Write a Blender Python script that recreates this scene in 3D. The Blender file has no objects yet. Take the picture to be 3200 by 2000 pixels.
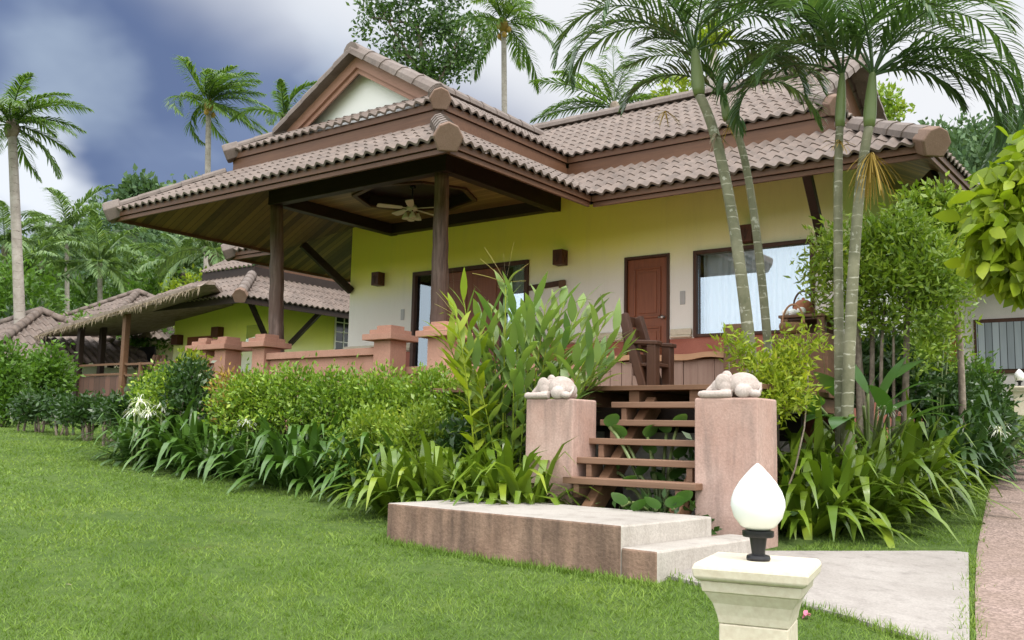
import bpy, math, random
import numpy as np
from mathutils import Vector, Matrix
rng = np.random.default_rng(11); random.seed(5)
SC = bpy.context.scene
COL = SC.collection
A3 = lambda *a: np.array(a, float)
R = math.radians

# ------------------------------------------------------------------ camera
FPX, YAW, PIT, ROL = 2972.0/3200, R(36.93), R(6.9), R(1.28)
FW = A3(-math.sin(YAW)*math.cos(PIT), math.cos(YAW)*math.cos(PIT), math.sin(PIT))
RT = A3(math.cos(YAW), math.sin(YAW), 0); UP = np.cross(RT, FW)
cam = bpy.data.cameras.new('camera'); co = bpy.data.objects.new('camera', cam); COL.objects.link(co)
cx = math.cos(ROL)*RT + math.sin(ROL)*UP; cy = -math.sin(ROL)*RT + math.cos(ROL)*UP
co.matrix_world = Matrix(((cx[0],cy[0],-FW[0],0),(cx[1],cy[1],-FW[1],0),(cx[2],cy[2],-FW[2],0),(0,0,0,1)))
cam.sensor_width = 36; cam.lens = 36*FPX; cam.clip_end = 3000; cam.clip_start = .05
SC.camera = co

def ray(u, v):                      # sight line through a point of the photo, measured on a 2419 x 1512 grid
    x, y = (u-1209.5)/(2419*FPX), (v-756)/(2419*FPX)
    return FW + (x*math.cos(ROL)+y*math.sin(ROL))*RT - (-x*math.sin(ROL)+y*math.cos(ROL))*UP
def at(u, v, d):                    # surveyed point at horizontal distance d from the photographer
    r = ray(u, v); return r*d/math.hypot(r[0], r[1])
def aty(u, v, y): r = ray(u, v); return r*y/r[1]

def gz(x, y):                       # height of the ground
    x = np.asarray(x, float); y = np.asarray(y, float); d = np.hypot(x, y)
    dd = np.minimum(d, 38.)
    z = -1.5+.0875*dd-.0011*dd*dd + .012*np.maximum(d-38, 0)
    th = np.degrees(np.arctan2(-x, y))
    s = np.clip((20-th)/8, 0, 1); s = s*s*(3-2*s); s = np.where(y > 0, s, 0)
    return z + .06*np.clip(d-8.5, 0, 22)*s + .10*np.exp(-((x+2.9)**2+(y-6.1)**2)/1.7)
def gp(u, v, lo=2.5, hi=60):        # where that sight line meets the ground
    for d in np.arange(lo, hi, .05):
        p = at(u, v, d)
        if p[2] < gz(p[0], p[1]): return A3(p[0], p[1], gz(p[0], p[1]))
    return p
def onground(u, d):
    p = at(u, 1000, d); return A3(p[0], p[1], float(gz(p[0], p[1])))

# ------------------------------------------------------------------ mesh helpers
class M:
    def __init__(s): s.V = []; s.F = []; s.n = 0
    def add(s, V, F):
        V = np.asarray(V, float).reshape(-1, 3)
        for f in F: s.F.append(tuple(i+s.n for i in f))
        s.V.append(V); s.n += len(V); return s
    def box(s, a, b):
        x0,y0,z0 = np.minimum(a,b); x1,y1,z1 = np.maximum(a,b)
        return s.add([(x0,y0,z0),(x1,y0,z0),(x1,y1,z0),(x0,y1,z0),(x0,y0,z1),(x1,y0,z1),(x1,y1,z1),(x0,y1,z1)],
            [(0,3,2,1),(4,5,6,7),(0,1,5,4),(1,2,6,5),(2,3,7,6),(3,0,4,7)])
    def bar(s, p, q, w, h, up=(0,0,1)):          # beam of width w, height h between two points
        p = np.asarray(p,float); q = np.asarray(q,float); d = q-p; d /= np.linalg.norm(d)
        sd = np.cross(d, up)
        if np.linalg.norm(sd) < 1e-3: sd = np.cross(d, (1,0,0))
        sd /= np.linalg.norm(sd); u = np.cross(sd, d)
        c = [p+sd*a*w/2+u*b*h/2 for a,b in ((-1,-1),(1,-1),(1,1),(-1,1))]
        c += [x+q-p for x in c]
        return s.add(c, [(0,1,2,3),(7,6,5,4),(0,4,5,1),(1,5,6,2),(2,6,7,3),(3,7,4,0)])
    def tube(s, pts, rad, n=8, cap=True, wob=0):
        pts = np.asarray(pts, float); k = len(pts); rad = np.broadcast_to(rad, (k,))
        t = np.gradient(pts, axis=0); t /= np.linalg.norm(t, axis=1)[:,None]+1e-9
        ref = A3(0,0,1) if abs(t[:,2]).mean() < .8 else A3(1,0,0)
        V = []
        for i in range(k):
            a = np.cross(t[i], ref); a /= np.linalg.norm(a)+1e-9; b = np.cross(t[i], a)
            an = np.arange(n)*2*math.pi/n
            r = rad[i]*(1+wob*rng.normal(0,1,n)) if wob else rad[i]*np.ones(n)
            V.append(pts[i]+(a*np.cos(an)[:,None]+b*np.sin(an)[:,None])*r[:,None])
        F = [(i*n+j, i*n+(j+1)%n, (i+1)*n+(j+1)%n, (i+1)*n+j) for i in range(k-1) for j in range(n)]
        if cap: F += [tuple(range(n))[::-1], tuple((k-1)*n+j for j in range(n))]
        return s.add(np.concatenate(V), F)
    def lathe(s, prof, c=(0,0,0), n=24):         # prof: (radius, z)
        an = np.arange(n)*2*math.pi/n
        V = [(c[0]+r*math.cos(a), c[1]+r*math.sin(a), c[2]+z) for r,z in prof for a in an]; k = len(prof)
        F = [(i*n+j, i*n+(j+1)%n, (i+1)*n+(j+1)%n, (i+1)*n+j) for i in range(k-1) for j in range(n)]
        F += [tuple(range(n))[::-1], tuple((k-1)*n+j for j in range(n))]
        return s.add(V, F)
    def loft(s, rings, closed=True):             # rings of equal length joined in turn
        n = len(rings[0]); k = len(rings)
        F = [(i*n+j, i*n+(j+1)%n, (i+1)*n+(j+1)%n, (i+1)*n+j) for i in range(k-1) for j in range(n)]
        if closed: F += [tuple(range(n))[::-1], tuple((k-1)*n+j for j in range(n))]
        return s.add(np.concatenate([np.asarray(r,float) for r in rings]), F)
    def quad(s, a, b, c, d): return s.add([a,b,c,d], [(0,1,2,3)])
    def arrays(s): return np.concatenate(s.V), s.F

def link(name, me, mat, parent=None):
    o = bpy.data.objects.new(name, me); COL.objects.link(o)
    for m in (mat if isinstance(mat, (list,tuple)) else [mat]): me.materials.append(m)
    if parent is not None:
        o.parent = parent; o.matrix_parent_inverse = parent.matrix_basis.inverted()
    return o
def build(mb, name, mat, parent=None, smooth=False, bevel=0, seg=2):
    V, F = mb.arrays(); me = bpy.data.meshes.new(name); me.from_pydata(V.tolist(), [], F); me.update()
    if smooth: me.polygons.foreach_set('use_smooth', [True]*len(me.polygons))
    o = link(name, me, mat, parent)
    if bevel:
        b = o.modifiers.new('bevel', 'BEVEL'); b.width = bevel; b.segments = seg; b.limit_method = 'ANGLE'
    return o
def qmesh(name, V, Q, mat, parent=None, smooth=False):   # fast quad mesh from arrays
    V = np.ascontiguousarray(V, np.float32); Q = np.ascontiguousarray(Q, np.int32); k = Q.shape[1]
    me = bpy.data.meshes.new(name); me.vertices.add(len(V)); me.vertices.foreach_set('co', V.ravel())
    me.loops.add(Q.size); me.loops.foreach_set('vertex_index', Q.ravel())
    me.polygons.add(len(Q)); me.polygons.foreach_set('loop_start', np.arange(0, Q.size, k, dtype=np.int32))
    me.polygons.foreach_set('loop_total', np.full(len(Q), k, np.int32))
    if smooth: me.polygons.foreach_set('use_smooth', np.ones(len(Q), bool))
    me.update(calc_edges=True); me.validate()
    return link(name, me, mat, parent)
def tag(o, label=None, cat=None, group=None, kind=None):
    if label: o['label'] = label
    if cat: o['category'] = cat
    if group: o['group'] = group
    if kind: o['kind'] = kind
    return o
def thing(name, label, cat, loc=(0,0,0), group=None):
    o = bpy.data.objects.new(name, None); COL.objects.link(o); o.location = Vector(loc); o.empty_display_size = .2
    bpy.context.evaluated_depsgraph_get if 0 else None
    o.matrix_basis = Matrix.Translation(Vector(loc))
    return tag(o, label, cat, group)
def dup(root, loc, rz=0, sc=1, label=None):
    r = root.copy(); COL.objects.link(r); r.location = Vector(loc); r.rotation_euler = (0,0,rz); r.scale = (sc,)*3
    if label: r['label'] = label
    for ch in list(root.children):
        c = ch.copy(); COL.objects.link(c); c.parent = r
    return r
class Acc:                          # accumulates leaf arrays
    def __init__(s): s.V = []; s.Q = []; s.n = 0
    def add(s, V, Q): s.V.append(V); s.Q.append(Q+s.n); s.n += len(V); return s
    def get(s): return np.concatenate(s.V), np.concatenate(s.Q)

def unit(a): return a/(np.linalg.norm(a, axis=-1, keepdims=True)+1e-9)
def strips(P, D, L, W, n=3, droop=.5, side=None, prof=None, fold=0.):   # arching ribbons, one per row of P
    N = len(P); L = np.broadcast_to(L, (N,)); W = np.broadcast_to(W, (N,)); droop = np.broadcast_to(droop, (N,))
    D = unit(D); p = P.copy(); rows = []
    if prof is None: prof = np.sin(np.linspace(.28, 1, n+1)*math.pi)**.7
    for k in range(n+1):
        d = unit(D + np.stack([np.zeros(N), np.zeros(N), -droop*(k/n)**1.3*2], 1))
        sd = unit(np.cross(d, A3(0,0,1)+.001)) if side is None else side
        w = (W*prof[k]/2)[:,None]
        rows.append(np.stack([p-sd*w, p+sd*w], 1))
        p = p + d*(L/n)[:,None]
    V = np.stack(rows, 1).reshape(-1, 3)
    base = (np.arange(N)*(n+1)*2)[:,None,None]
    k = np.arange(n)[None,:,None]*2
    Q = (base+k+np.array([0,1,3,2])[None,None,:]).reshape(-1, 4)
    return V, Q
def leaves(P, D, L, W, sd=None):    # pointed leaf: one folded diamond, two quads
    N = len(P); D = unit(D); L = np.broadcast_to(L,(N,))[:,None]; W = np.broadcast_to(W,(N,))[:,None]
    sd = unit(np.cross(D, rng.normal(0,1,(N,3)))) if sd is None else sd
    nn = np.cross(D, sd)
    a = P; m1 = P+D*L*.42-sd*W/2+nn*W*.14; m2 = P+D*L*.42+sd*W/2+nn*W*.14; t = P+D*L
    V = np.stack([a, m1, t, m2], 1).reshape(-1,3)
    Q = (np.arange(N)*4)[:,None]+np.array([0,1,2,3])[None]
    return V, Q
def rand_dir(N):
    v = rng.normal(0,1,(N,3)); return unit(v)
def blobs(bl, n, size, ratio=.5, twig=9, spread=.12, updir=.25, oval=False):  # leaf clusters through ellipsoids (cx,cy,cz,rx,ry,rz)
    bl = np.asarray(bl, float); vol = (bl[:,3]*bl[:,4]*bl[:,5])**.67; vol /= vol.sum()
    k = max(1, n//twig); idx = rng.choice(len(bl), k, p=vol); b = bl[idx]
    dr = rand_dir(k); r = rng.random(k)**.42
    c = b[:,:3]+dr*b[:,3:]*r[:,None]
    c = np.repeat(c, twig, 0); dr = np.repeat(dr, twig, 0); N = len(c)
    P = c+rng.normal(0,spread,(N,3))*.6
    D = unit(dr*.7+rng.normal(0,.6,(N,3))+A3(0,0,updir))
    s = size*(.7+.6*rng.random(N))
    if oval: return strips(P, D, s, s*ratio, 4, .35, unit(np.cross(D, rng.normal(0,1,(N,3)))), np.array([.15,.85,1,.62,.04]))
    return leaves(P, D, s, s*ratio)

# ------------------------------------------------------------------ materials
def nt(name):
    m = bpy.data.materials.new(name); m.use_nodes = True; t = m.node_tree
    return m, t, t.nodes['Principled BSDF']
def N(t, ty, **kw):
    n = t.nodes.new(ty)
    for k, v in kw.items():
        if k in n.inputs: n.inputs[k].default_value = v
        else: setattr(n, k, v)
    return n
def ramp(t, fac, stops):
    r = t.nodes.new('ShaderNodeValToRGB'); e = r.color_ramp.elements
    while len(e) < len(stops): e.new(.5)
    for q, (p, c) in zip(e, stops): q.position = p; q.color = (*c, 1)
    t.links.new(fac, r.inputs[0]); return r.outputs[0]
def coord(t, scale=(1,1,1), space='Object'):
    c = t.nodes.new('ShaderNodeTexCoord'); m = t.nodes.new('ShaderNodeMapping'); m.inputs['Scale'].default_value = scale
    t.links.new(c.outputs[space], m.inputs[0]); return m.outputs[0]
def noise(t, vec, scale, detail=5, rough=.6):
    n = N(t, 'ShaderNodeTexNoise', Scale=scale, Detail=detail, Roughness=rough); t.links.new(vec, n.inputs['Vector']); return n.outputs['Fac']
def mixc(t, fac, a, b, mode='MIX'):
    m = t.nodes.new('ShaderNodeMix'); m.data_type = 'RGBA'; m.blend_type = mode
    for s, v in ((m.inputs[0], fac), (m.inputs[6], a), (m.inputs[7], b)):
        if hasattr(v, 'is_linked'): t.links.new(v, s)
        elif isinstance(v, (int,float)): s.default_value = v
        else: s.default_value = (*v, 1)
    return m.outputs[2]
def math_(t, op, a, b=0., c=None):
    m = t.nodes.new('ShaderNodeMath'); m.operation = op
    for s, v in zip(m.inputs, (a, b) if c is None else (a, b, c)):
        if hasattr(v, 'is_linked'): t.links.new(v, s)
        else: s.default_value = v
    return m.outputs[0]
def bump(t, b, h, strength=.3, dist=.02):
    n = N(t, 'ShaderNodeBump', Strength=strength, Distance=dist); t.links.new(h, n.inputs['Height']); t.links.new(n.outputs[0], b.inputs['Normal'])
def plain(name, c, rough=.6, metal=0., spec=.4):
    m, t, b = nt(name); b.inputs['Base Color'].default_value = (*c, 1); b.inputs['Roughness'].default_value = rough
    b.inputs['Metallic'].default_value = metal; b.inputs['Specular IOR Level'].default_value = spec; return m
def stucco(name, a, c, scale=3, rough=.85, streak=None, bstr=.25, fine=60, spec=.2, st_rng=(.52,.72)):
    m, t, b = nt(name); v = coord(t)
    col = ramp(t, noise(t, v, scale), [(.3, a), (.7, c)])
    if streak:
        s = ramp(t, noise(t, coord(t, (5,5,.7)), 1.4, 6, .65), [(st_rng[0], (0,0,0)), (st_rng[1], (1,1,1))])
        col = mixc(t, math_(t, 'MULTIPLY', s, .75), col, streak)
    f = noise(t, v, fine, 3)
    col = mixc(t, .12, col, ramp(t, f, [(.3,(.0,.0,.0)),(.7,(1,1,1))]), 'OVERLAY')
    t.links.new(col, b.inputs['Base Color']); b.inputs['Roughness'].default_value = rough; b.inputs['Specular IOR Level'].default_value = spec
    bump(t, b, f, bstr, .01); return m
def wood(name, a, c, axis='X', scale=1., rough=.6, spec=.3, bstr=.3):
    m, t, b = nt(name); sc = [14*scale]*3; sc['XYZ'.index(axis)] = .9*scale
    f = noise(t, coord(t, sc), 2.2, 6, .65); g = noise(t, coord(t), 1.1*scale, 3)
    col = ramp(t, f, [(.25, a), (.75, c)]); col = mixc(t, .35, col, ramp(t, g, [(.3,a),(.7,c)]))
    t.links.new(col, b.inputs['Base Color']); b.inputs['Roughness'].default_value = rough; b.inputs['Specular IOR Level'].default_value = spec
    bump(t, b, f, bstr, .006); return m
def boards(name, axis, w, a, c, gap=.05, rough=.5, grain='X'):      # boards laid side by side along an axis
    m, t, b = nt(name); v = coord(t)
    sp = t.nodes.new('ShaderNodeSeparateXYZ'); t.links.new(v, sp.inputs[0])
    q = math_(t, 'DIVIDE', sp.outputs['XYZ'.index(axis)], w); fl = math_(t, 'FLOOR', q); fr = math_(t, 'FRACT', q)
    wn = t.nodes.new('ShaderNodeTexWhiteNoise'); wn.noise_dimensions = '1D'; t.links.new(fl, wn.inputs['W'])
    sc = [10]*3; sc['XYZ'.index(grain)] = .8
    f = noise(t, coord(t, sc), 2, 5, .6)
    k = math_(t, 'ADD', math_(t, 'MULTIPLY', wn.outputs[0], .7), math_(t, 'MULTIPLY', f, .4))
    col = ramp(t, k, [(.2, a), (.85, c)])
    g = math_(t, 'LESS_THAN', fr, gap)
    col = mixc(t, g, col, tuple(x*.25 for x in a)); t.links.new(col, b.inputs['Base Color'])
    b.inputs['Roughness'].default_value = rough; bump(t, b, math_(t, 'SUBTRACT', 1., g), .5, .01); return m
def leafmat(name, a, c, d=None, rough=.45, trans=.32, spec=.35, size=1.2):
    m, t, b = nt(name); g = t.nodes.new('ShaderNodeNewGeometry')
    st = [(.0, a), (.75, c)] + ([(1., d)] if d else [])
    n = noise(t, coord(t), size, 3)
    k = math_(t, 'ADD', math_(t, 'MULTIPLY', g.outputs['Random Per Island'], .62), math_(t, 'MULTIPLY', n, .55))
    col = ramp(t, math_(t, 'SUBTRACT', k, .1), st)
    t.links.new(col, b.inputs['Base Color']); b.inputs['Roughness'].default_value = rough; b.inputs['Specular IOR Level'].default_value = spec
    tr = t.nodes.new('ShaderNodeBsdfTranslucent'); t.links.new(mixc(t, 1., col, (1.25,1.3,.55), 'MULTIPLY'), tr.inputs[0])
    mx = t.nodes.new('ShaderNodeMixShader'); mx.inputs[0].default_value = trans
    t.links.new(b.outputs[0], mx.inputs[1]); t.links.new(tr.outputs[0], mx.inputs[2])
    t.links.new(mx.outputs[0], t.nodes['Material Output'].inputs[0]); return m

MT = {}
MT['tile'] = stucco('roof_tile', (.132,.100,.083), (.186,.147,.125), 1.3, .7, (.072,.062,.054), .15, 40, .25, (.46,.8))
t = MT['tile'].node_tree; b = t.nodes['Principled BSDF']; src = b.inputs['Base Color'].links[0].from_socket; v = coord(t, (1/.195,1/.195,0)); fl_ = t.nodes.new('ShaderNodeVectorMath'); fl_.operation = 'FLOOR'; t.links.new(v, fl_.inputs[0])
wn = t.nodes.new('ShaderNodeTexWhiteNoise'); t.links.new(fl_.outputs[0], wn.inputs['Vector']); t.links.new(mixc(t, .55, src, ramp(t, wn.outputs[0], [(0,(.78,.78,.78)),(1,(1.12,1.1,1.08))]), 'MULTIPLY'), b.inputs['Base Color'])
MT['cap'] = stucco('ridge_tile', (.13,.10,.085), (.18,.147,.128), 2, .65, (.085,.07,.06), .15, 40, .3)
MT['capend'] = stucco('cap_end', (.16,.10,.07), (.21,.14,.105), 3, .7)
MT['fascia'] = wood('fascia_wood', (.075,.033,.017), (.155,.076,.040), 'X', .8, .5)
MT['barge'] = wood('sky_lit_barge_wood', (.30,.155,.11), (.40,.22,.16), 'X', .8, .55)  # paler than the fascia: light from the sky is put into the colour
MT['dark'] = wood('dark_wood', (.013,.008,.006), (.035,.019,.013), 'X', .8, .55)
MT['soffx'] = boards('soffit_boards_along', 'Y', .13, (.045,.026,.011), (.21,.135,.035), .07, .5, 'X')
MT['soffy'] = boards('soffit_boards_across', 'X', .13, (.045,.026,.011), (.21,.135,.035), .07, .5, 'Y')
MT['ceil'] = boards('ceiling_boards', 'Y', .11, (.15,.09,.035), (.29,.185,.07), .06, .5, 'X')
MT['door'] = wood('red_door_wood', (.14,.036,.012), (.28,.086,.03), 'Z', .7, .4, .4)
MT['frame'] = wood('frame_wood', (.045,.018,.010), (.09,.04,.022), 'Z', .8, .5)
MT['brown'] = wood('brown_wood', (.095,.048,.025), (.195,.105,.058), 'X', .8, .6)
MT['tread'] = wood('tread_wood', (.14,.075,.045), (.26,.155,.10), 'X', .8, .65)
MT['sconce'] = wood('carved_wood', (.05,.016,.008), (.12,.042,.02), 'Z', 1.2, .5)
MT['grey'] = wood('weathered_plank', (.26,.155,.115), (.44,.30,.235), 'Z', .7, .75)
MT['liveedge'] = wood('live_edge_wood', (.30,.15,.075), (.45,.25,.13), 'X', .7, .6)
MT['pink'] = stucco('pink_stucco', (.36,.225,.18), (.47,.335,.285), 2.2, .85, (.20,.155,.135), .3, 50, .15, (.47,.72))
MT['terra'] = stucco('terracotta_paint', (.45,.235,.165), (.53,.295,.215), 1.6, .8, (.36,.185,.13), .12, 60, .2, (.55,.85))
MT['wains'] = stucco('wainscot_paint', (.30,.105,.072), (.40,.155,.11), 1.6, .75, None, .1, 60, .25)
MT['slab'] = stucco('cement_top', (.29,.265,.235), (.38,.35,.315), 1.6, .85, (.215,.19,.165), .2, 70)
MT['slabside'] = stucco('stained_side', (.20,.125,.09), (.34,.225,.165), 3.2, .9, (.10,.07,.055), .6, 40, .15, (.40,.62))
MT['slabend'] = stucco('cement_side', (.36,.325,.285), (.47,.43,.385), 2.5, .9, (.30,.265,.225), .3, 50, .15, (.5,.75))
MT['cream'] = stucco('cream_paint', (.56,.495,.38), (.66,.595,.47), 3, .6, None, .08, 40)
MT['stonegrey'] = stucco('rubble_stone', (.16,.15,.135), (.46,.44,.40), 4, .9, None, .8, 14)
MT['eleph'] = stucco('carved_sandstone', (.40,.335,.30), (.52,.445,.405), 8, .85, (.28,.23,.20), .35, 60, .15, (.5,.75))
MT['white'] = plain('white_paint', (.86,.85,.81), .6)
MT['opal'] = plain('opal_glass', (.90,.90,.88), .25)
MT['black'] = plain('black_plastic', (.012,.012,.014), .4)
MT['steel'] = plain('brushed_steel', (.6,.58,.55), .3, .9)
MT['grille'] = plain('grey_plastic', (.42,.42,.42), .5)
MT['terracotta'] = stucco('fired_clay', (.27,.10,.05), (.40,.165,.085), 9, .7)
MT['wicker'] = wood('wicker', (.10,.05,.02), (.26,.15,.07), 'X', 3, .7)
MT['void'] = plain('painted_deck_shade', (.02,.016,.013), .9)  # near-black colour painted as the shade under the landing
m, t, b = nt('curtain_cloth'); b.inputs['Base Color'].default_value = (.88,.90,.91,1); b.inputs['Roughness'].default_value = .9; MT['curtain'] = m
m, t, b = nt('window_glass'); g = N(t, 'ShaderNodeBsdfGlossy', Roughness=.01); g.inputs[0].default_value = (.75,.88,.97,1)
tr = N(t, 'ShaderNodeBsdfTransparent'); mx = N(t, 'ShaderNodeMixShader'); fr = N(t, 'ShaderNodeFresnel', IOR=1.6)
t.links.new(math_(t, 'ADD', fr.outputs[0], .17), mx.inputs[0]); t.links.new(tr.outputs[0], mx.inputs[1]); t.links.new(g.outputs[0], mx.inputs[2])
t.links.new(mx.outputs[0], t.nodes['Material Output'].inputs[0]); MT['glass'] = m
def wallpaint(name, z0, z1, yellow, cream):      # two-tone wall: yellow above, sprayed out to cream below
    m, t, b = nt(name); g = t.nodes.new('ShaderNodeNewGeometry'); sp = t.nodes.new('ShaderNodeSeparateXYZ'); t.links.new(g.outputs['Position'], sp.inputs[0])
    v = coord(t); n = noise(t, v, .8, 3)
    k = math_(t, 'ADD', sp.outputs[2], math_(t, 'MULTIPLY', math_(t, 'SUBTRACT', n, .5), .35))
    mr = N(t, 'ShaderNodeMapRange'); mr.interpolation_type = 'SMOOTHSTEP'
    t.links.new(k, mr.inputs[0]); mr.inputs[1].default_value = z0; mr.inputs[2].default_value = z1
    fx = N(t, 'ShaderNodeMapRange'); fx.interpolation_type = 'SMOOTHSTEP'; t.links.new(sp.outputs[0], fx.inputs[0])
    for i_, v_ in ((1,-9.5),(2,-4.6),(3,1.),(4,.42)): fx.inputs[i_].default_value = v_
    col = mixc(t, math_(t, 'MULTIPLY', mr.outputs[0], fx.outputs[0]), cream, yellow)
    dt = ramp(t, noise(t, coord(t, (3,3,.35)), 1.7, 6, .65), [(.52,(0,0,0)),(.78,(.12,.12,.12))]); col = mixc(t, dt, col, (.42,.38,.30))
    f = noise(t, v, 45, 3); col = mixc(t, .06, col, ramp(t, f, [(.3,(0,0,0)),(.7,(1,1,1))]), 'OVERLAY')
    t.links.new(col, b.inputs['Base Color']); b.inputs['Roughness'].default_value = .85; b.inputs['Specular IOR Level'].default_value = .15
    bump(t, b, f, .1, .01); return m
MT['wall'] = wallpaint('villa_wall', 2.5, 3.45, (.93,.87,.15), (.82,.795,.745))
MT['wall2'] = wallpaint('neighbour_wall', 1.6, 2.9, (.70,.72,.13), (.74,.76,.60))
# tree-trunk post: grey-brown bark with long checks
m, t, b = nt('post_wood'); f = noise(t, coord(t, (9,9,.8)), 1.6, 7, .68)
n = noise(t, coord(t), 1.3, 3); col = ramp(t, f, [(.25,(.045,.024,.016)),(.5,(.18,.11,.085)),(.75,(.38,.27,.235))])
col = mixc(t, ramp(t, n, [(.4,(0,0,0)),(.65,(1,1,1))]), col, (.12,.045,.020), 'MIX'); col = mixc(t, .45, ramp(t, f, [(.25,(.03,.016,.010)),(.75,(.27,.18,.15))]), col)
t.links.new(col, b.inputs['Base Color']); b.inputs['Roughness'].default_value = .6; bump(t, b, f, .8, .02); MT['post'] = m
# ringed palm bark
def bark(name, a, c, ring, freq, lichen=True):
    m, t, b = nt(name); v = coord(t); sp = t.nodes.new('ShaderNodeSeparateXYZ'); t.links.new(v, sp.inputs[0])
    n = noise(t, v, 6, 4); z = math_(t, 'ADD', math_(t, 'MULTIPLY', sp.outputs[2], freq), math_(t, 'MULTIPLY', n, .55))
    f = math_(t, 'FRACT', z); g = math_(t, 'LESS_THAN', f, .09)
    col = ramp(t, noise(t, v, 3.2, 6, .7), [(.3, a), (.7, c)])
    if lichen: col = mixc(t, ramp(t, noise(t, v, 11, 4), [(.6,(0,0,0)),(.68,(1,1,1))]), col, (.42,.42,.34))
    col = mixc(t, math_(t, 'MULTIPLY', g, ramp(t, noise(t, v, 7, 2), [(.42,(0,0,0)),(.6,(1,1,1))])), col, ring); t.links.new(col, b.inputs['Base Color'])
    b.inputs['Roughness'].default_value = .8; bump(t, b, math_(t, 'ADD', f, n), .35, .01); return m
MT['palmbark'] = bark('palm_bark', (.10,.105,.055), (.25,.24,.155), (.42,.41,.32), 8)
MT['cocobark'] = bark('coconut_bark', (.21,.18,.15), (.40,.36,.32), (.16,.13,.11), 4, False)
MT['treebark'] = stucco('tree_bark', (.13,.10,.075), (.30,.25,.20), 5, .9, (.07,.055,.04), .8, 20)
MT['shaft'] = leafmat('crownshaft_green', (.09,.13,.045), (.19,.24,.09), None, .35, .05)
MT['lawn'] = None
LM = {
 'palm': leafmat('palm_leaf', (.03,.068,.026), (.075,.14,.045), (.17,.21,.06), .35, .3, .5),
 'coco': leafmat('coconut_leaf', (.05,.11,.03), (.13,.21,.045), (.30,.32,.08), .38, .4, .5),
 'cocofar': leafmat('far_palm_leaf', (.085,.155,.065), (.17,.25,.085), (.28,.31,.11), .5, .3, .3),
 'hedge': leafmat('hedge_leaf', (.06,.15,.018), (.23,.34,.03), (.55,.53,.06), .4, .22, .4, .7),
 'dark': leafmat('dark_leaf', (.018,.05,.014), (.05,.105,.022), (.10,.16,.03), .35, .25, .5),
 'tree': leafmat('broad_leaf', (.03,.075,.024), (.075,.14,.03), (.20,.26,.04), .4, .28, .5, .35),
 'bush': leafmat('ficus_leaf', (.08,.165,.016), (.24,.335,.034), (.46,.46,.06), .4, .26, .4, .9),
 'lily': leafmat('lily_leaf', (.035,.09,.016), (.085,.17,.025), (.20,.27,.04), .3, .16, .55, 2),
 'lilyb': leafmat('bright_lily_leaf', (.06,.125,.012), (.16,.235,.02), (.42,.42,.04), .3, .2, .5, 1.6),
 'ginger': leafmat('ginger_leaf', (.085,.18,.05), (.24,.33,.085), (.50,.51,.14), .35, .35, .45, 1.2),
 'fern': leafmat('fern_leaf', (.13,.22,.02), (.30,.36,.03), (.50,.44,.05), .45, .35, .3, 2),
 'big': leafmat('large_leaf', (.035,.10,.022), (.08,.18,.04), (.17,.26,.05), .28, .25, .55, 1.2),
 'bright': leafmat('lime_leaf', (.11,.19,.012), (.28,.36,.025), (.42,.48,.05), .35, .4, .4, 1),
 'forest': leafmat('hazy_forest_leaf', (.05,.10,.05), (.10,.165,.07), (.19,.25,.10), .6, .2, .2, .05),  # lightened leaf colour, with the haze of distance painted in
 'mid': leafmat('mid_leaf', (.045,.115,.015), (.11,.21,.025), (.22,.30,.04), .45, .3, .35, .4),
 'spike': leafmat('dry_spike', (.46,.36,.20), (.62,.52,.36), None, .7, .2, .1),
 'straw': leafmat('dry_straw', (.17,.135,.095), (.30,.245,.175), None, .8, .2, .1),
 'gold': leafmat('yellow_stem', (.24,.15,.03), (.38,.26,.06), None, .6, .2, .2),
 'petal': leafmat('white_petal', (.72,.74,.68), (.85,.86,.80), None, .6, .3, .2),
}
# ------------------------------------------------------------------ sky and sun
SUN_EL, SUN_AZ = R(56), R(118)      # azimuth clockwise from +Y
w = bpy.data.worlds.new('World'); SC.world = w; w.use_nodes = True; t = w.node_tree; bg = t.nodes['Background']
sky = t.nodes.new('ShaderNodeTexSky'); sky.sky_type = 'NISHITA'; sky.sun_disc = False; sky.sun_elevation = SUN_EL; sky.sun_rotation = SUN_AZ
sky.dust_density = 2; sky.air_density = 1
tc = t.nodes.new('ShaderNodeTexCoord'); dirv = tc.outputs['Generated']
def dot(v):
    n = t.nodes.new('ShaderNodeVectorMath'); n.operation = 'DOT_PRODUCT'; t.links.new(dirv, n.inputs[0]); n.inputs[1].default_value = v; return n.outputs['Value']
mp = t.nodes.new('ShaderNodeMapping'); mp.inputs['Scale'].default_value = (1,1,1.5); t.links.new(dirv, mp.inputs[0])
n1 = N(t, 'ShaderNodeTexNoise', Scale=3.0, Detail=4, Roughness=.45, Distortion=.2); t.links.new(mp.outputs[0], n1.inputs['Vector'])
n2 = N(t, 'ShaderNodeTexNoise', Scale=5.5, Detail=4, Roughness=.45); t.links.new(mp.outputs[0], n2.inputs['Vector'])
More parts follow.
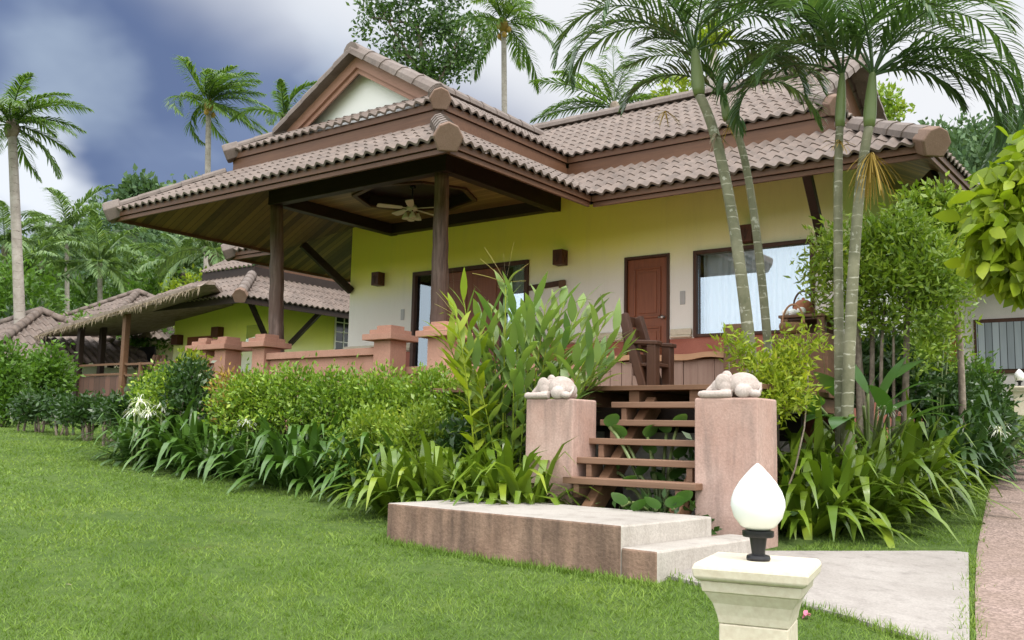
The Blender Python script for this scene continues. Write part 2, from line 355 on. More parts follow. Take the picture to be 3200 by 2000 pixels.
# the dark storm bank fills the sky on one side, bright overcast the other
sn = np.cross(ray(240,30), ray(680,250)); sn = sn/np.linalg.norm(sn); sn = sn*np.sign(sn@ray(100,330))
e = math_(t, 'ADD', math_(t, 'ADD', dot(tuple(sn)), .105), math_(t, 'MULTIPLY', math_(t, 'SUBTRACT', n1.outputs['Fac'], .5), .20))
q = ray(-250,330); q = q/np.linalg.norm(q); mq = N(t, 'ShaderNodeMapRange'); mq.interpolation_type = 'SMOOTHSTEP'; t.links.new(dot(tuple(q)), mq.inputs[0]); mq.inputs[1].default_value = .68; mq.inputs[2].default_value = .84
mr = N(t, 'ShaderNodeMapRange'); mr.interpolation_type = 'SMOOTHSTEP'; t.links.new(e, mr.inputs[0]); mr.inputs[1].default_value = -.05; mr.inputs[2].default_value = .09
storm = ramp(t, n2.outputs['Fac'], [(.40,(.60,.84,1.58)),(.60,(.88,1.17,1.95)),(.78,(2.2,2.7,3.4))])
gl_ = N(t, 'ShaderNodeMapRange'); gl_.interpolation_type = 'SMOOTHSTEP'; t.links.new(dot((FW[0],FW[1],-.15)), gl_.inputs[0])     # overcast dimmed ahead of the camera, raised behind it to light the facade
for i_, v_ in ((1,.05),(2,.62),(3,1.22),(4,.51)): gl_.inputs[i_].default_value = v_
white = ramp(t, n1.outputs['Fac'], [(.3,(8.0,8.3,8.8)),(.6,(9.0,9.05,9.2))])
sc_w = t.nodes.new('ShaderNodeVectorMath'); sc_w.operation = 'SCALE'; t.links.new(white, sc_w.inputs[0]); 
zz = N(t, 'ShaderNodeMapRange'); zz.interpolation_type = 'SMOOTHSTEP'; t.links.new(dot((0,0,1)), zz.inputs[0])
for i_, v_ in ((1,.50),(2,.92),(3,0.),(4,.75)): zz.inputs[i_].default_value = v_
t.links.new(math_(t, 'ADD', gl_.outputs[0], zz.outputs[0]), sc_w.inputs['Scale']); white = sc_w.outputs[0]
dn = math_(t, 'SUBTRACT', 1., math_(t, 'MULTIPLY', mr.outputs[0], mq.outputs[0]))
cl = mixc(t, dn, storm, white)
# white cloud low on the left
q = ray(60, 440); q = q/np.linalg.norm(q); dp = dot(tuple(q))
dp = math_(t, 'ADD', dp, math_(t, 'MULTIPLY', math_(t, 'SUBTRACT', n2.outputs['Fac'], .5), .012))
mr2 = N(t, 'ShaderNodeMapRange'); mr2.interpolation_type = 'SMOOTHSTEP'; t.links.new(dp, mr2.inputs[0]); mr2.inputs[1].default_value = .9968; mr2.inputs[2].default_value = .9997
cl = mixc(t, mr2.outputs[0], cl, (4.4,4.6,4.9))
q = ray(205, 190); q = q/np.linalg.norm(q); dp = dot(tuple(q)); dp = math_(t, 'ADD', dp, math_(t, 'MULTIPLY', math_(t, 'SUBTRACT', n2.outputs['Fac'], .5), .012))
mr3 = N(t, 'ShaderNodeMapRange'); mr3.interpolation_type = 'SMOOTHSTEP'; t.links.new(dp, mr3.inputs[0]); mr3.inputs[1].default_value = .9962; mr3.inputs[2].default_value = 1.0015
cl = mixc(t, math_(t, 'MULTIPLY', mr3.outputs[0], .55), cl, (2.6,3.1,3.6))
fin = mixc(t, .94, sky.outputs[0], cl)
t.links.new(fin, bg.inputs[0]); bg.inputs[1].default_value = .11
sl = bpy.data.lights.new('sun', 'SUN'); so = bpy.data.objects.new('sun', sl); COL.objects.link(so); sl.energy = 1.5; sl.angle = R(14); sl.color = (1,.95,.87)
sd = A3(math.sin(SUN_AZ)*math.cos(SUN_EL), math.cos(SUN_AZ)*math.cos(SUN_EL), math.sin(SUN_EL))
so.rotation_euler = Vector(tuple(sd)).to_track_quat('Z', 'Y').to_euler(); so.location = (10,-10,20)
SC.view_settings.view_transform = 'Standard'; SC.view_settings.look = 'None'; SC.view_settings.exposure = .92; SC.view_settings.gamma = 1

# ------------------------------------------------------------------ ground
m, t, b = nt('lawn_soil'); v = coord(t)
f1 = noise(t, v, .55, 5, .6); f2 = noise(t, v, 7, 5, .65); f3 = noise(t, v, 70, 3)
col = ramp(t, f1, [(.3,(.075,.135,.03)),(.7,(.125,.195,.05))]); col = mixc(t, .45, col, ramp(t, f2, [(.32,(.05,.09,.02)),(.68,(.16,.22,.06))]))
col = mixc(t, ramp(t, noise(t, v, 1.9, 4, .6), [(.64,(0,0,0)),(.76,(.5,.5,.5))]), col, (.16,.15,.06))
t.links.new(col, b.inputs['Base Color']); b.inputs['Roughness'].default_value = .9; b.inputs['Specular IOR Level'].default_value = .1
bump(t, b, math_(t, 'ADD', f3, f2), .9, .05); MT['lawn'] = m
rr = np.concatenate([[.01], np.geomspace(.8, 900, 110)]); na = 180; an = np.arange(na)*2*math.pi/na
X = rr[:,None]*np.cos(an); Y = rr[:,None]*np.sin(an); Z = gz(X, Y)
V = np.stack([X,Y,Z], -1).reshape(-1,3); i = np.arange(len(rr)-1)[:,None]*na; j = np.arange(na)[None]; j2 = (j+1)%na
Q = np.stack([i+j, i+na+j, i+na+j2, i+j2], -1).reshape(-1,4)
tag(qmesh('lawn', V, Q, MT['lawn'], None, True), kind='structure')

def drape(name, e1, e2, mat, off, n=24, thick=.1):      # paved strip between two edges, lying on the ground
    def rs(e):
        e = np.asarray(e, float)[:,:2]; s = np.r_[0, np.cumsum(np.hypot(*np.diff(e, axis=0).T))]; q = np.linspace(0, s[-1], n)
        return np.stack([np.interp(q, s, e[:,0]), np.interp(q, s, e[:,1])], 1)
    a, c = rs(e1), rs(e2); k = 9; g = a[:,None]+(c-a)[:,None]*np.linspace(0,1,k)[None,:,None]
    z = gz(g[...,0], g[...,1])+off; V = np.concatenate([g, z[...,None]], -1).reshape(-1,3)
    i = np.arange(n-1)[:,None]*k; j = np.arange(k-1)[None]; Q = np.stack([i+j, i+j+k, i+j+k+1, i+j+1], -1).reshape(-1,4)
    mb = M(); mb.add(V, [tuple(x) for x in Q])
    rim = [i*k for i in range(n)]+[(n-1)*k+j for j in range(1,k)]+[i*k+k-1 for i in range(n-2,-1,-1)]+[j for j in range(k-2,0,-1)]
    lo = V[rim]-A3(0,0,thick); m_ = len(rim)
    mb.add(np.concatenate([V[rim], lo]), [(a_, (a_+1)%m_, m_+(a_+1)%m_, m_+a_) for a_ in range(m_)])
    return tag(build(mb, name, mat), kind='structure')
MT['conc'] = stucco('path_concrete', (.245,.222,.20), (.325,.30,.275), 1.5, .9, (.185,.165,.15), .25, 60, .15, (.5,.75))
m, t, b = nt('exposed_aggregate'); v = coord(t); vo = N(t, 'ShaderNodeTexVoronoi', Scale=55.); t.links.new(v, vo.inputs['Vector'])
col = ramp(t, vo.outputs['Color'], [(.15,(.15,.105,.085)),(.85,(.31,.225,.19))]); col = mixc(t, ramp(t, noise(t, v, 1.8, 5, .65), [(.4,(0,0,0)),(.7,(.6,.6,.6))]), col, (.18,.125,.092))
t.links.new(col, b.inputs['Base Color']); b.inputs['Roughness'].default_value = .9; bump(t, b, vo.outputs['Distance'], .6, .01); MT['agg'] = m
near = [gp(u,v) for u,v in ((1540,1362),(1690,1396),(1800,1415),(1890,1440),(1990,1462),(2080,1490),(2150,1512),(2240,1550),(2290,1580))]
far = [gp(u,v) for u,v in ((1640,1322),(1760,1308),(1930,1308),(2060,1309),(2180,1309),(2288,1309))]
cA, cB = gp(2288,1309), gp(2292,1580)
drape('concrete_path', near, far+[(cA*.6+cB*.4), (cA*.25+cB*.75)], MT['conc'], .022)
gl = [gp(u,v) for u,v in ((2312,1640),(2306,1512),(2303,1420),(2308,1300),(2325,1220),(2335,1165),(2350,1135))]
k_ = gl[-1]-gl[-2]; gl += [gl[-1]+k_*1.4+A3(.05,0,0), gl[-1]+k_*3.2+A3(.25,0,0)]
gr = [p+A3(1.7,.35,0) for p in gl]
drape('garden_path', gl, gr, MT['agg'], .012)

# ------------------------------------------------------------------ the villa
TA = math.tan(R(30)); CA = math.cos(R(30))
def tiles(mb, o, u, w_, s0, s1, lo, hi, per=.195, course=.42, amp=.026, thick=.016):
    o = np.asarray(o,float); u = np.asarray(u,float); w_ = np.asarray(w_,float)
    ns = max(2, int((s1-s0)/per*11)); s = np.linspace(s0, s1, ns+1); L = np.array([lo(x) for x in s]); H = np.array([hi(x) for x in s])
    wave = amp*np.sin(2*math.pi*s/per)+amp*.12*np.sin(4*math.pi*s/per)
    nrm = A3(*(-w_[:2]*math.sin(R(30))),0)+A3(0,0,CA); C = course*CA; hm = H.max()
    def P(h, dz): return o+u*s[:,None]+w_*h[:,None]+A3(0,0,1)*(h*TA)[:,None]+nrm*(wave+dz)[:,None]
    def strip(h0, d0, h1, d1):
        ok = (h1-h0) > 1e-4
        V = np.concatenate([P(h0,d0), P(h1,d1)]); n = ns+1
        mb.add(V, [(i, i+1, n+i+1, n+i) for i in range(ns) if (ok[i] or ok[i+1])])
    k = 0
    while k*C < hm-1e-3:
        a = np.clip(np.full_like(s, k*C), L, H); c = np.clip(np.full_like(s, (k+1)*C), L, H)
        strip(a, thick, c, 0.)
        at_ = (L <= k*C+1e-3) & (H > k*C)
        V = np.concatenate([P(a, -.004 if k else -.02), P(a, thick)]); n = ns+1
        mb.add(V, [(i, i+1, n+i+1, n+i) for i in range(ns) if at_[i] and at_[i+1]]); k += 1
def caps(mb, p, q, r=.15, seg=.4, h=.13, over=.03):       # overlapping five-sided ridge tiles from p up to q
    p = np.asarray(p,float); q = np.asarray(q,float); d = q-p; L = np.linalg.norm(d); d /= L
    sd = np.cross(d, (0,0,1)); sd /= np.linalg.norm(sd); up = np.cross(sd, d); n = max(1, round(L/seg))
    prof = [(-1,-.45),(-.93,.15),(-.55,.72),(0,.95),(.55,.72),(.93,.15),(1,-.45)]
    for i in range(n):
        a = p+d*L*i/n; b_ = p+d*(L*(i+1)/n+over); k0, k1 = 1.06, .93
        mb.loft([[a+sd*x*r*k0+up*z*h*k0 for x,z in prof], [b_+sd*x*r*k1+up*z*h*k1 for x,z in prof]])
def endcap(mb, p, d, r=.185, h=.165):                      # the barrel end at the foot of a hip
    p = np.asarray(p,float); d = np.asarray(d,float); d = d/np.linalg.norm(d)
    sd = np.cross(d, (0,0,1)); sd /= np.linalg.norm(sd); up = np.cross(sd, d)
    pf = [(-.62,-1.15),(-1,-.1),(-.6,.7),(0,.98),(.6,.7),(1,-.1),(.62,-1.15)]
    mb.loft([[p+sd*x*r*k+up*z*h*k+d*o_ for x,z in pf] for o_,k in ((-.02,1.0),(.02,1.06),(.26,.98))])
XL, XR, YP, YM, YB = -15.32, -7.60, 8.70, 12.10, 20.97      # tile edges: porch left/right/front, main front/back
ML, MR = -16.64, -2.68
ZL, ZU, IN = 3.70, 4.88, 1.36
uXL, uXR, uYP, uYM, uYB, uML, uMR = XL+IN, XR-IN, YP+IN, YM+IN, YB-IN, ML+IN, MR-IN-.25
HL = IN+.12
villa = thing('villa', 'long cream and yellow garden villa with brown tiled two-tier roof and open porch', 'house', (-9,13,.9))
r1 = M(); X1, Y1 = A3(1,0,0), A3(0,1,0)
trap = lambda n, h: (lambda s: max(0, min(s, n-s, h)))
zero = lambda s: 0.
tiles(r1, (XL,YP,ZL), X1, Y1, 0, XR-XL, zero, trap(XR-XL, HL))
n = YM-YP
tiles(r1, (XR,YP,ZL), Y1, -X1, 0, n+HL, lambda s: max(0, s-n), lambda s: max(0, min(s, HL)))
tiles(r1, (XL,YP,ZL), Y1, X1, 0, n+HL, lambda s: max(0, s-n), lambda s: max(0, min(s, HL)))
def lo_porch(x): return max(0, min(x-XL, XR-x))
tiles(r1, (XR,YM,ZL), X1, Y1, -HL, MR-XR, lambda s: max(0,-s), lambda s: max(0, min(HL, MR-XR-s)))
tiles(r1, (ML,YM,ZL), X1, Y1, 0, XL-ML+HL, lambda s: max(0, s-(XL-ML)), lambda s: max(0, min(s, HL)))
tiles(r1, (MR,YM,ZL), Y1, -X1, 0, YB-YM, zero, trap(YB-YM, HL+.25)); tiles(r1, (ML,YM,ZL), Y1, X1, 0, YB-YM, zero, trap(YB-YM, HL))
tiles(r1, (ML,YB,ZL), X1, -Y1, 0, MR-ML, zero, trap(MR-ML, HL))
lower = build(r1, 'lower_roof', MT['tile'], villa, True)
r2 = M(); wP = (uXR-uXL)/2; wM = (uYB-uYM)/2; GB = .80; OV = .62
tiles(r2, (uXL,uYP,ZU), X1, Y1, 0, 2*wP, zero, trap(2*wP, GB))
n2_ = uYM-uYP
sideh = lambda s: max(0, s if s < OV else wP)
for x, s_ in ((uXR,-1),(uXL,1)):
    tiles(r2, (x,uYP,ZU), Y1, X1*s_, 0, n2_+wP, lambda s: max(0, s-n2_), sideh)
def lo_up(s):
    x = uML+s; return max(0, min(x-uXL, uXR-x))
Lm = uMR-uML
tiles(r2, (uML,uYM,ZU), X1, Y1, 0, Lm, lo_up, lambda s: max(0, s if s < OV else (Lm-s if Lm-s < OV else wM)))
tiles(r2, (uML,uYB,ZU), X1, -Y1, 0, Lm, zero, lambda s: max(0, s if s < OV else (Lm-s if Lm-s < OV else wM)))
tiles(r2, (uMR,uYM,ZU), Y1, -X1, 0, 2*wM, zero, trap(2*wM, GB)); tiles(r2, (uML,uYM,ZU), Y1, X1, 0, 2*wM, zero, trap(2*wM, GB))
build(r2, 'upper_roof', MT['tile'], villa, True)
cp = M(); D3 = lambda a, b_: A3(a, b_, 0)
z_ = .04
def hip(x, y, sx, sy, z, ln): r_ = .15 if x > -9.5 else .11; caps(cp, A3(x+sx*.1, y+sy*.1, z+.1*TA+z_), A3(x+sx*ln, y+sy*ln, z+ln*TA+z_), r_, .4, .13 if x > -9.5 else .08)
ENDS = []
for x,y,sx,sy in ((XR,YP,-1,1),(XL,YP,1,1),(MR,YM,-1,1),(ML,YM,1,1),(MR,YB,-1,-1),(ML,YB,1,-1)):
    hip(x,y,sx,sy,ZL,IN-.02); ENDS.append((A3(x-sx*.03,y-sy*.03,ZL-.015), A3(sx,sy,1.0*TA)))
for x,y,sx,sy in ((uXR,uYP,-1,1),(uXL,uYP,1,1),(uMR,uYM,-1,1),(uML,uYM,1,1),(uMR,uYB,-1,-1),(uML,uYB,1,-1)):
    hip(x,y,sx,sy,ZU,GB-.02); ENDS.append((A3(x-sx*.03,y-sy*.03,ZU-.015), A3(sx,sy,1.0*TA), .16, .145))
xc = (uXL+uXR)/2; yc = (uYM+uYB)/2; zp = ZU+wP*TA; zm = ZU+wM*TA
for s_ in (-1,1):                                      # rake caps of the porch gable
    caps(cp, A3(xc+s_*(wP-OV), uYP+OV, ZU+OV*TA+.05), A3(xc, uYP+OV, zp+.05), .16, .42, .14)
    for x in (uMR-OV, uML+OV): caps(cp, A3(x, yc+s_*(wM-OV), ZU+OV*TA+.05), A3(x, yc, zm+.05), .16, .42, .14)
caps(cp, A3(xc,uYP+OV-.12,zp+.06), A3(xc,yc,zp+.061), .16, .42); caps(cp, A3(uML+OV-.1,yc,zm+.06), A3(uMR-OV+.12,yc,zm+.061), .16, .42)
build(cp, 'ridge_caps', MT['cap'], villa, True).modifiers.new('e', 'EDGE_SPLIT').split_angle = R(28)
for q in ENDS:
    ec = M(); endcap(ec, *q); build(ec, 'hip_end_cap', MT['capend'] if q[0][0] > -13 else MT['cap'], villa, False, .012)
# fascia boards, two steps round each tier
fa = M()
def fascia(x0, y0, x1, y1, nx_, ny_, zt, zb):         # one straight run, outward normal (nx_,ny_)
    h = zt-zb; a = zb+h*.45
    for z0, z1, o0, o1 in ((a, zt, .055, .105), (zb, a-.012, .085, .13)):
        if nx_ == 0: fa.box((x0, y0-ny_*o0, z0), (x1, y1-ny_*o1, z1))
        else: fa.box((x0-nx_*o0, y0, z0), (x1-nx_*o1, y1, z1))
for z1, z0, e in ((ZL-.015, 3.52, 0), (ZU-.02, 4.665, IN)):
    xl, xr, yp, ym, yb, ml, mr = XL+e, XR-e, YP+e, YM+e, YB-e, ML+e, MR-e-(.25 if e else 0)
    fascia(xl+.05, yp, xr-.05, yp, 0,-1, z1, z0); fascia(xr, yp+.131, xr, ym+.05, 1,0, z1, z0); fascia(xl, yp+.131, xl, ym+.05, -1,0, z1, z0)
    fascia(xr-.05, ym, mr-.05, ym, 0,-1, z1, z0); fascia(ml+.05, ym, xl+.05, ym, 0,-1, z1, z0)
    fascia(mr, ym+.131, mr, yb-.131, 1,0, z1, z0); fascia(ml, ym+.131, ml, yb-.131, -1,0, z1, z0); fascia(ml+.05, yb, mr-.05, yb, 0,1, z1, z0)
build(fa, 'fascia_boards', MT['fascia'], villa)
fl_ = M(); e = IN+.075; xl, xr, yp, ym, yb, ml, mr = XL+e, XR-e, YP+e, YM+e, YB-e, ML+e, MR-e-.25; za, zb_ = 4.46, 4.664
for a, c in (((xl,yp,za),(xr,yp+.05,zb_)),((xr-.05,yp+.051,za),(xr,ym+.05,zb_)),((xl,yp+.051,za),(xl+.05,ym,zb_)),((xr+.001,ym,za),(mr,ym+.05,zb_)),((mr-.05,ym+.051,za),(mr,yb,zb_)),((ml,ym,za),(xl-.001,ym+.05,zb_)),((ml,ym+.051,za),(ml+.05,yb,zb_))): fl_.box(a, c)
build(fl_, 'roof_flashing', MT['fascia'], villa)
# gable: bargeboards and the white panel
gb = M(); yg = uYP+OV
for s_ in (-1,1):
    for o_, wd, th, dy in ((.02,.19,.05,.05),(.17,.12,.03,.09)):
        dz = -o_-wd/2
        p = A3(xc+s_*(wP-OV*.55), yg+dy, ZU+OV*.55*TA+dz/CA+.03); q = A3(xc, yg+dy, zp+dz/CA+.03)
        gb.bar(p, q, th, wd, (0,-1,0)) if 0 else gb.loft([[p+A3(0,-th/2,-wd/2/CA), p+A3(0,th/2,-wd/2/CA), p+A3(0,th/2,wd/2/CA), p+A3(0,-th/2,wd/2/CA)], [q+A3(0,-th/2,-wd/2/CA), q+A3(0,th/2,-wd/2/CA), q+A3(0,th/2,wd/2/CA), q+A3(0,-th/2,wd/2/CA)]])
build(gb, 'bargeboards', MT['barge'], villa)
yq = uYP+GB+.12
def gpanel(r): build(M().loft(r), 'gable_panel', MT['white' if r[0][0][1] == yq else 'fascia'], villa)
gpanel([[(xc-wP+.7,y,ZU+.36), (xc+wP-.7,y,ZU+.36), (xc,y,zp-.1)] for y in (yq, yq+.08)])
for x in (uMR-GB-.12, uML+GB+.04): gpanel([[(x_,yc-wM+.7,ZU+.36),(x_,yc+wM-.7,ZU+.36),(x_,yc,zm-.1)] for x_ in (x, x+.08)])
# walls with openings
YW, WL, WR, YK, ZF = 13.82, -14.68, -4.49, 19.25, .97
DX0, DX1, DZ = -8.022, -7.177, 3.023
FX0, FX1, FZ = -12.86, -10.02, 3.18
WX0, WX1, WZ0, WZ1 = -6.741, -4.783, 1.64, 3.008
wm = M(); TH = .16
def wl(x0, x1, z0, z1): wm.box((x0, YW, z0), (x1, YW+TH, z1))
MZ = 1.60
wl(WL, FX0, MZ, 4.5); wl(FX0, FX1, FZ, 4.5); wl(FX1, DX0, MZ, 4.5); wl(DX0, DX1, DZ, 4.5); wl(DX1, WX0, MZ, 4.5); wl(WX0, WX1, WZ1, 4.5); wl(WX1, WR, MZ, 4.5)
wm.box((WL,YW+TH,MZ),(WL+TH,YK,4.5)); wm.box((WR-TH,YW+TH,MZ),(WR,YK,4.5)); wm.box((WL+TH,YK-TH,MZ),(WR-TH,YK,4.5))
build(wm, 'walls', MT['wall'], villa)
def wn_box(a, c): build(M().box(a, c), 'wainscot', MT['wains'], villa)
def wl2(x0, x1, z1=MZ): wn_box((x0, YW-.004, -1.1), (x1, YW+TH, z1))
wl2(WL-.004, FX0); wl2(FX1, DX0); wl2(DX1, WX0); wl2(WX0, WX1, WZ0-.03); wl2(WX1, WR+.004); wn_box((WL-.004,YW+TH+.001,-1.1),(WL+TH,YK,MZ)); wn_box((WR-TH,YW+TH+.001,-1.1),(WR+.004,YK,MZ))
for x0,x1 in ((WL-.06,FX0-.002),(FX1+.002,DX0-.002),(DX1+.03,WX0-.03),(WX1+.03,WR+.06)):
    mo = M().box((x0,YW-.06,1.652),(x1,YW-.005,1.76)).box((x0,YW-.085,1.61),(x1,YW-.005,1.6525)); build(mo, 'sill_moulding', MT['cream'], villa, False, .02, 3)
build(M().box((WL-.06,YW-.004,1.655),(WL-.005,YK,1.76)), 'sill_moulding', MT['cream'], villa, False, .022, 3)
# front door
door = build(M().box((DX0+.05,YW+.02,ZF+.01),(DX1-.05,YW+.065,DZ-.05)), 'door', MT['door'], villa)
pn = M()
for z0, z1 in ((ZF+.18, ZF+.86), (ZF+1.0, DZ-.2)):
    x0, x1 = DX0+.17, DX1-.17
    for a, c in (((x0,YW-.002,z0),(x1,YW+.018,z0+.035)),((x0,YW-.002,z1-.035),(x1,YW+.018,z1)),((x0,YW-.002,z0+.036),(x0+.035,YW+.018,z1-.036)),((x1-.035,YW-.002,z0+.036),(x1,YW+.018,z1-.036))): pn.box(a,c)
    pn.box((x0+.08,YW+.006,z0+.08),(x1-.08,YW+.019,z1-.08))
build(pn, 'door_moulding', MT['door'], door, False, .006)
kn = M().lathe([(.0,0),(.03,.005),(.03,.012),(.012,.02),(.012,.05),(.032,.06),(.034,.085),(.0,.10)]); V_, F_ = kn.arrays()
kb = M(); kb.add(np.stack([V_[:,0]+DX1-.12, YW+.02-V_[:,2], V_[:,1]+ZF+1.0], 1), F_); kb.box((DX1-.19,YW-.045,ZF+.985),(DX1-.12,YW-.03,ZF+1.01))
build(kb, 'door_handle', MT['steel'], door, True)
df = M()
for a, c in (((DX0,YW-.03,ZF),(DX0+.048,YW+.1,DZ)),((DX1-.048,YW-.03,ZF),(DX1,YW+.1,DZ)),((DX0+.049,YW-.03,DZ-.048),(DX1-.049,YW+.1,DZ))): df.box(a,c)
build(df, 'door_frame', MT['frame'], villa, False, .006)
# picture window
def curtain(x0, x1, z0, z1, y, par, n=70):
    x = np.linspace(x0, x1, n*4); ph = np.cumsum(rng.uniform(.5,1.5,n*4))*.38; yy = y+.035*np.sin(ph)+.012*np.sin(2.3*ph)
    V = np.concatenate([np.stack([x,yy,np.full_like(x,z0)],1), np.stack([x,y+(yy-y)*.7,np.full_like(x,z1)],1)]); k = len(x)
    Q = np.stack([np.arange(k-1), np.arange(1,k), k+np.arange(1,k), k+np.arange(k-1)],1)
    return qmesh('curtain', V, Q, MT['curtain'], par, True)
win = M()
for a, c in (((WX0,YW-.05,WZ0-.03),(WX0+.06,YW+.12,WZ1)),((WX1-.06,YW-.05,WZ0-.03),(WX1,YW+.12,WZ1)),((WX0+.061,YW-.05,WZ1-.06),(WX1-.061,YW+.12,WZ1)),((WX0+.061,YW-.05,WZ0-.03),(WX1-.061,YW+.12,WZ0+.02))): win.box(a,c)
window = build(win, 'window', MT['frame'], villa, False, .006)
build(M().box((WX0+.061,YW+.03,WZ0+.021),(WX1-.061,YW+.036,WZ1-.061)), 'pane', MT['glass'], window)
curtain(WX0+.05, WX1-.05, WZ0-.02, WZ1, YW+.24, window)
# french doors with side lights
fr_ = M(); xa, xb = FX0+.72, FX1-.55
for a, c in (((FX0,YW-.05,ZF),(FX0+.08,YW+.12,FZ)),((FX1-.08,YW-.05,ZF),(FX1,YW+.12,FZ)),((FX0+.081,YW-.05,FZ-.08),(FX1-.081,YW+.12,FZ)),((xa,YW-.045,ZF),(xa+.07,YW+.12,FZ-.081)),((xb-.07,YW-.045,ZF),(xb,YW+.12,FZ-.081)),((FX0+.081,YW-.04,ZF),(xa-.001,YW+.12,ZF+.1)),((xb+.001,YW-.04,ZF),(FX1-.081,YW+.12,ZF+.1))): fr_.box(a,c)
fdoor = build(fr_, 'french_door', MT['frame'], villa, False, .006)
xm = (xa+xb)/2
for x0, x1 in ((xa+.071, xm-.004),(xm+.004, xb-.071)):
    lf = build(M().box((x0,YW+.02,ZF+.01),(x1,YW+.06,FZ-.082)), 'door_leaf', MT['door'], fdoor)
    pz = M()
    for z0,z1 in ((ZF+.2,ZF+.85),(ZF+1.0,FZ-.25)): pz.box((x0+.13,YW+.004,z0),(x1-.13,YW+.019,z1))
    V_, F_ = pz.arrays(); build(pz, 'leaf_panel', MT['door'], fdoor, False, .01)
for x0,x1 in ((FX0+.081,xa-.001),(xb+.001,FX1-.081)):
    build(M().box((x0,YW+.03,ZF+.101),(x1,YW+.036,FZ-.081)), 'pane', MT['glass'], fdoor)
    curtain(x0, x1, ZF+.05, FZ-.05, YW+.22, fdoor, 20)
# room behind the glass
build(M().box((WL+.3,YW+2.6,ZF),(WR-.3,YW+2.7,4.3)).box((WL+.2,YW+.2,ZF-.06),(WR-.2,YW+2.6,ZF)), 'interior', plain('room', (.35,.30,.24), .8), villa)
# soffits
zt = 4.42; z0 = 3.565; B0, B1, BF = -13.53, -9.34, 10.66
def soffit(a, b_, c, d, k): build(M().quad(a, b_, c, d), 'soffit', MT[k], villa)
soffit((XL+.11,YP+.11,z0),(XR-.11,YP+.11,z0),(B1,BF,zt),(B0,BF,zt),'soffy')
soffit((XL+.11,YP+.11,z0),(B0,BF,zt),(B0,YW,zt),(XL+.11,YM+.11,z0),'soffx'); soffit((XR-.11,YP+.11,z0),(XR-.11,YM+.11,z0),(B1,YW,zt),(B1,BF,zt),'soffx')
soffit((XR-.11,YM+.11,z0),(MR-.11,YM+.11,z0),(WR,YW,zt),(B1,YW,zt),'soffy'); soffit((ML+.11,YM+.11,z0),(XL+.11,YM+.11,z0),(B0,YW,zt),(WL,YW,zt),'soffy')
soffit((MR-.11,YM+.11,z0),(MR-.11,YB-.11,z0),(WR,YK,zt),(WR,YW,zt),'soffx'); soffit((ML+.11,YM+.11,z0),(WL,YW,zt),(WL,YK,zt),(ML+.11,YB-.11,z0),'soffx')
# porch beams, ceiling with a sunk octagon
zb = 3.99
build(M().box((B0,BF,zb),(B1,BF+.18,zt)), 'porch_beam', MT['dark'], villa, False, .008)
build(M().box((B1-.18,BF+.181,zb),(B1,YW-.005,zt)), 'porch_beam', MT['dark'], villa, False, .008)
build(M().box((B0,BF+.181,zb),(B0+.18,YW-.005,zt)), 'porch_beam', MT['dark'], villa, False, .008)
build(M().box((B0+.181,YW-.19,zb+.01),(B1-.181,YW-.006,zt)), 'porch_beam', MT['dark'], villa, False, .008)
ce = M(); x0,x1,y0,y1 = B0+.17,B1-.17,BF+.17,YW-.18; xo,yo = (x0+x1)/2, (y0+y1)/2; zc = 4.20
ot = [(x0,y0),(xo,y0),(x1,y0),(x1,yo),(x1,y1),(xo,y1),(x0,y1),(x0,yo)]
oc = [(xo-.5,yo-.95),(xo+.0,yo-.95),(xo+.5,yo-.95)]; oc = [(xo+1.15*math.cos(R(-135+45*i)), yo+1.0*math.sin(R(-135+45*i))) for i in range(8)]
ce.add([(x,y,zc) for x,y in ot]+[(x,y,zc) for x,y in oc], [(i,(i+1)%8,8+(i+1)%8,8+i) for i in range(8)])
build(ce, 'porch_ceiling', MT['ceil'], villa)
build(M().add([(x,y,zc) for x,y in oc]+[(x,y,zc+.2) for x,y in oc], [(i,(i+1)%8,8+(i+1)%8,8+i) for i in range(8)]+[tuple(range(8,16))]), 'ceiling_recess', MT['dark'], villa)
tr_ = M()
for i in range(8):
    a, c = oc[i], oc[(i+1)%8]; tr_.bar((*a,zc-.02),(*c,zc-.02), .09, .035)
build(tr_, 'recess_trim', MT['frame'], villa)
# tree trunk columns
for (xb_, yb_), (xt_, yt_) in (((-13.36,10.92),(-13.46,10.80)),((-9.60,10.92),(-9.55,10.80))):
    k = 26; q = np.linspace(0,1,k)[:,None]; pts = A3(xb_,yb_,ZF-.05)*(1-q)+A3(xt_,yt_,zb)*q
    pts[:,:2] += np.cumsum(rng.normal(0,.006,(k,2)),0)*np.sin(q*math.pi)
    n = 22; an = np.arange(n)*2*math.pi/n; rings = []
    knots = [(rng.random()*6.28, rng.random()*k, rng.uniform(.010,.022)) for _ in range(9)]
    for i in range(k):
        rad = .134-.022*i/k+.007*np.sin(2*an+.1*i)+.005*np.sin(3*an+.23*i+1)+.003*np.sin(7*an+.15*i)
        for a_, h_, s_ in knots: rad = rad+s_*np.exp(-((an-a_+math.pi)%(2*math.pi)-math.pi)**2/.12-((i-h_)/1.4)**2)
        rings.append(np.stack([pts[i,0]+rad*np.cos(an), pts[i,1]+rad*np.sin(an), np.full(n,pts[i,2])],1))
    build(M().loft(rings), 'column', MT['post'], villa, True)
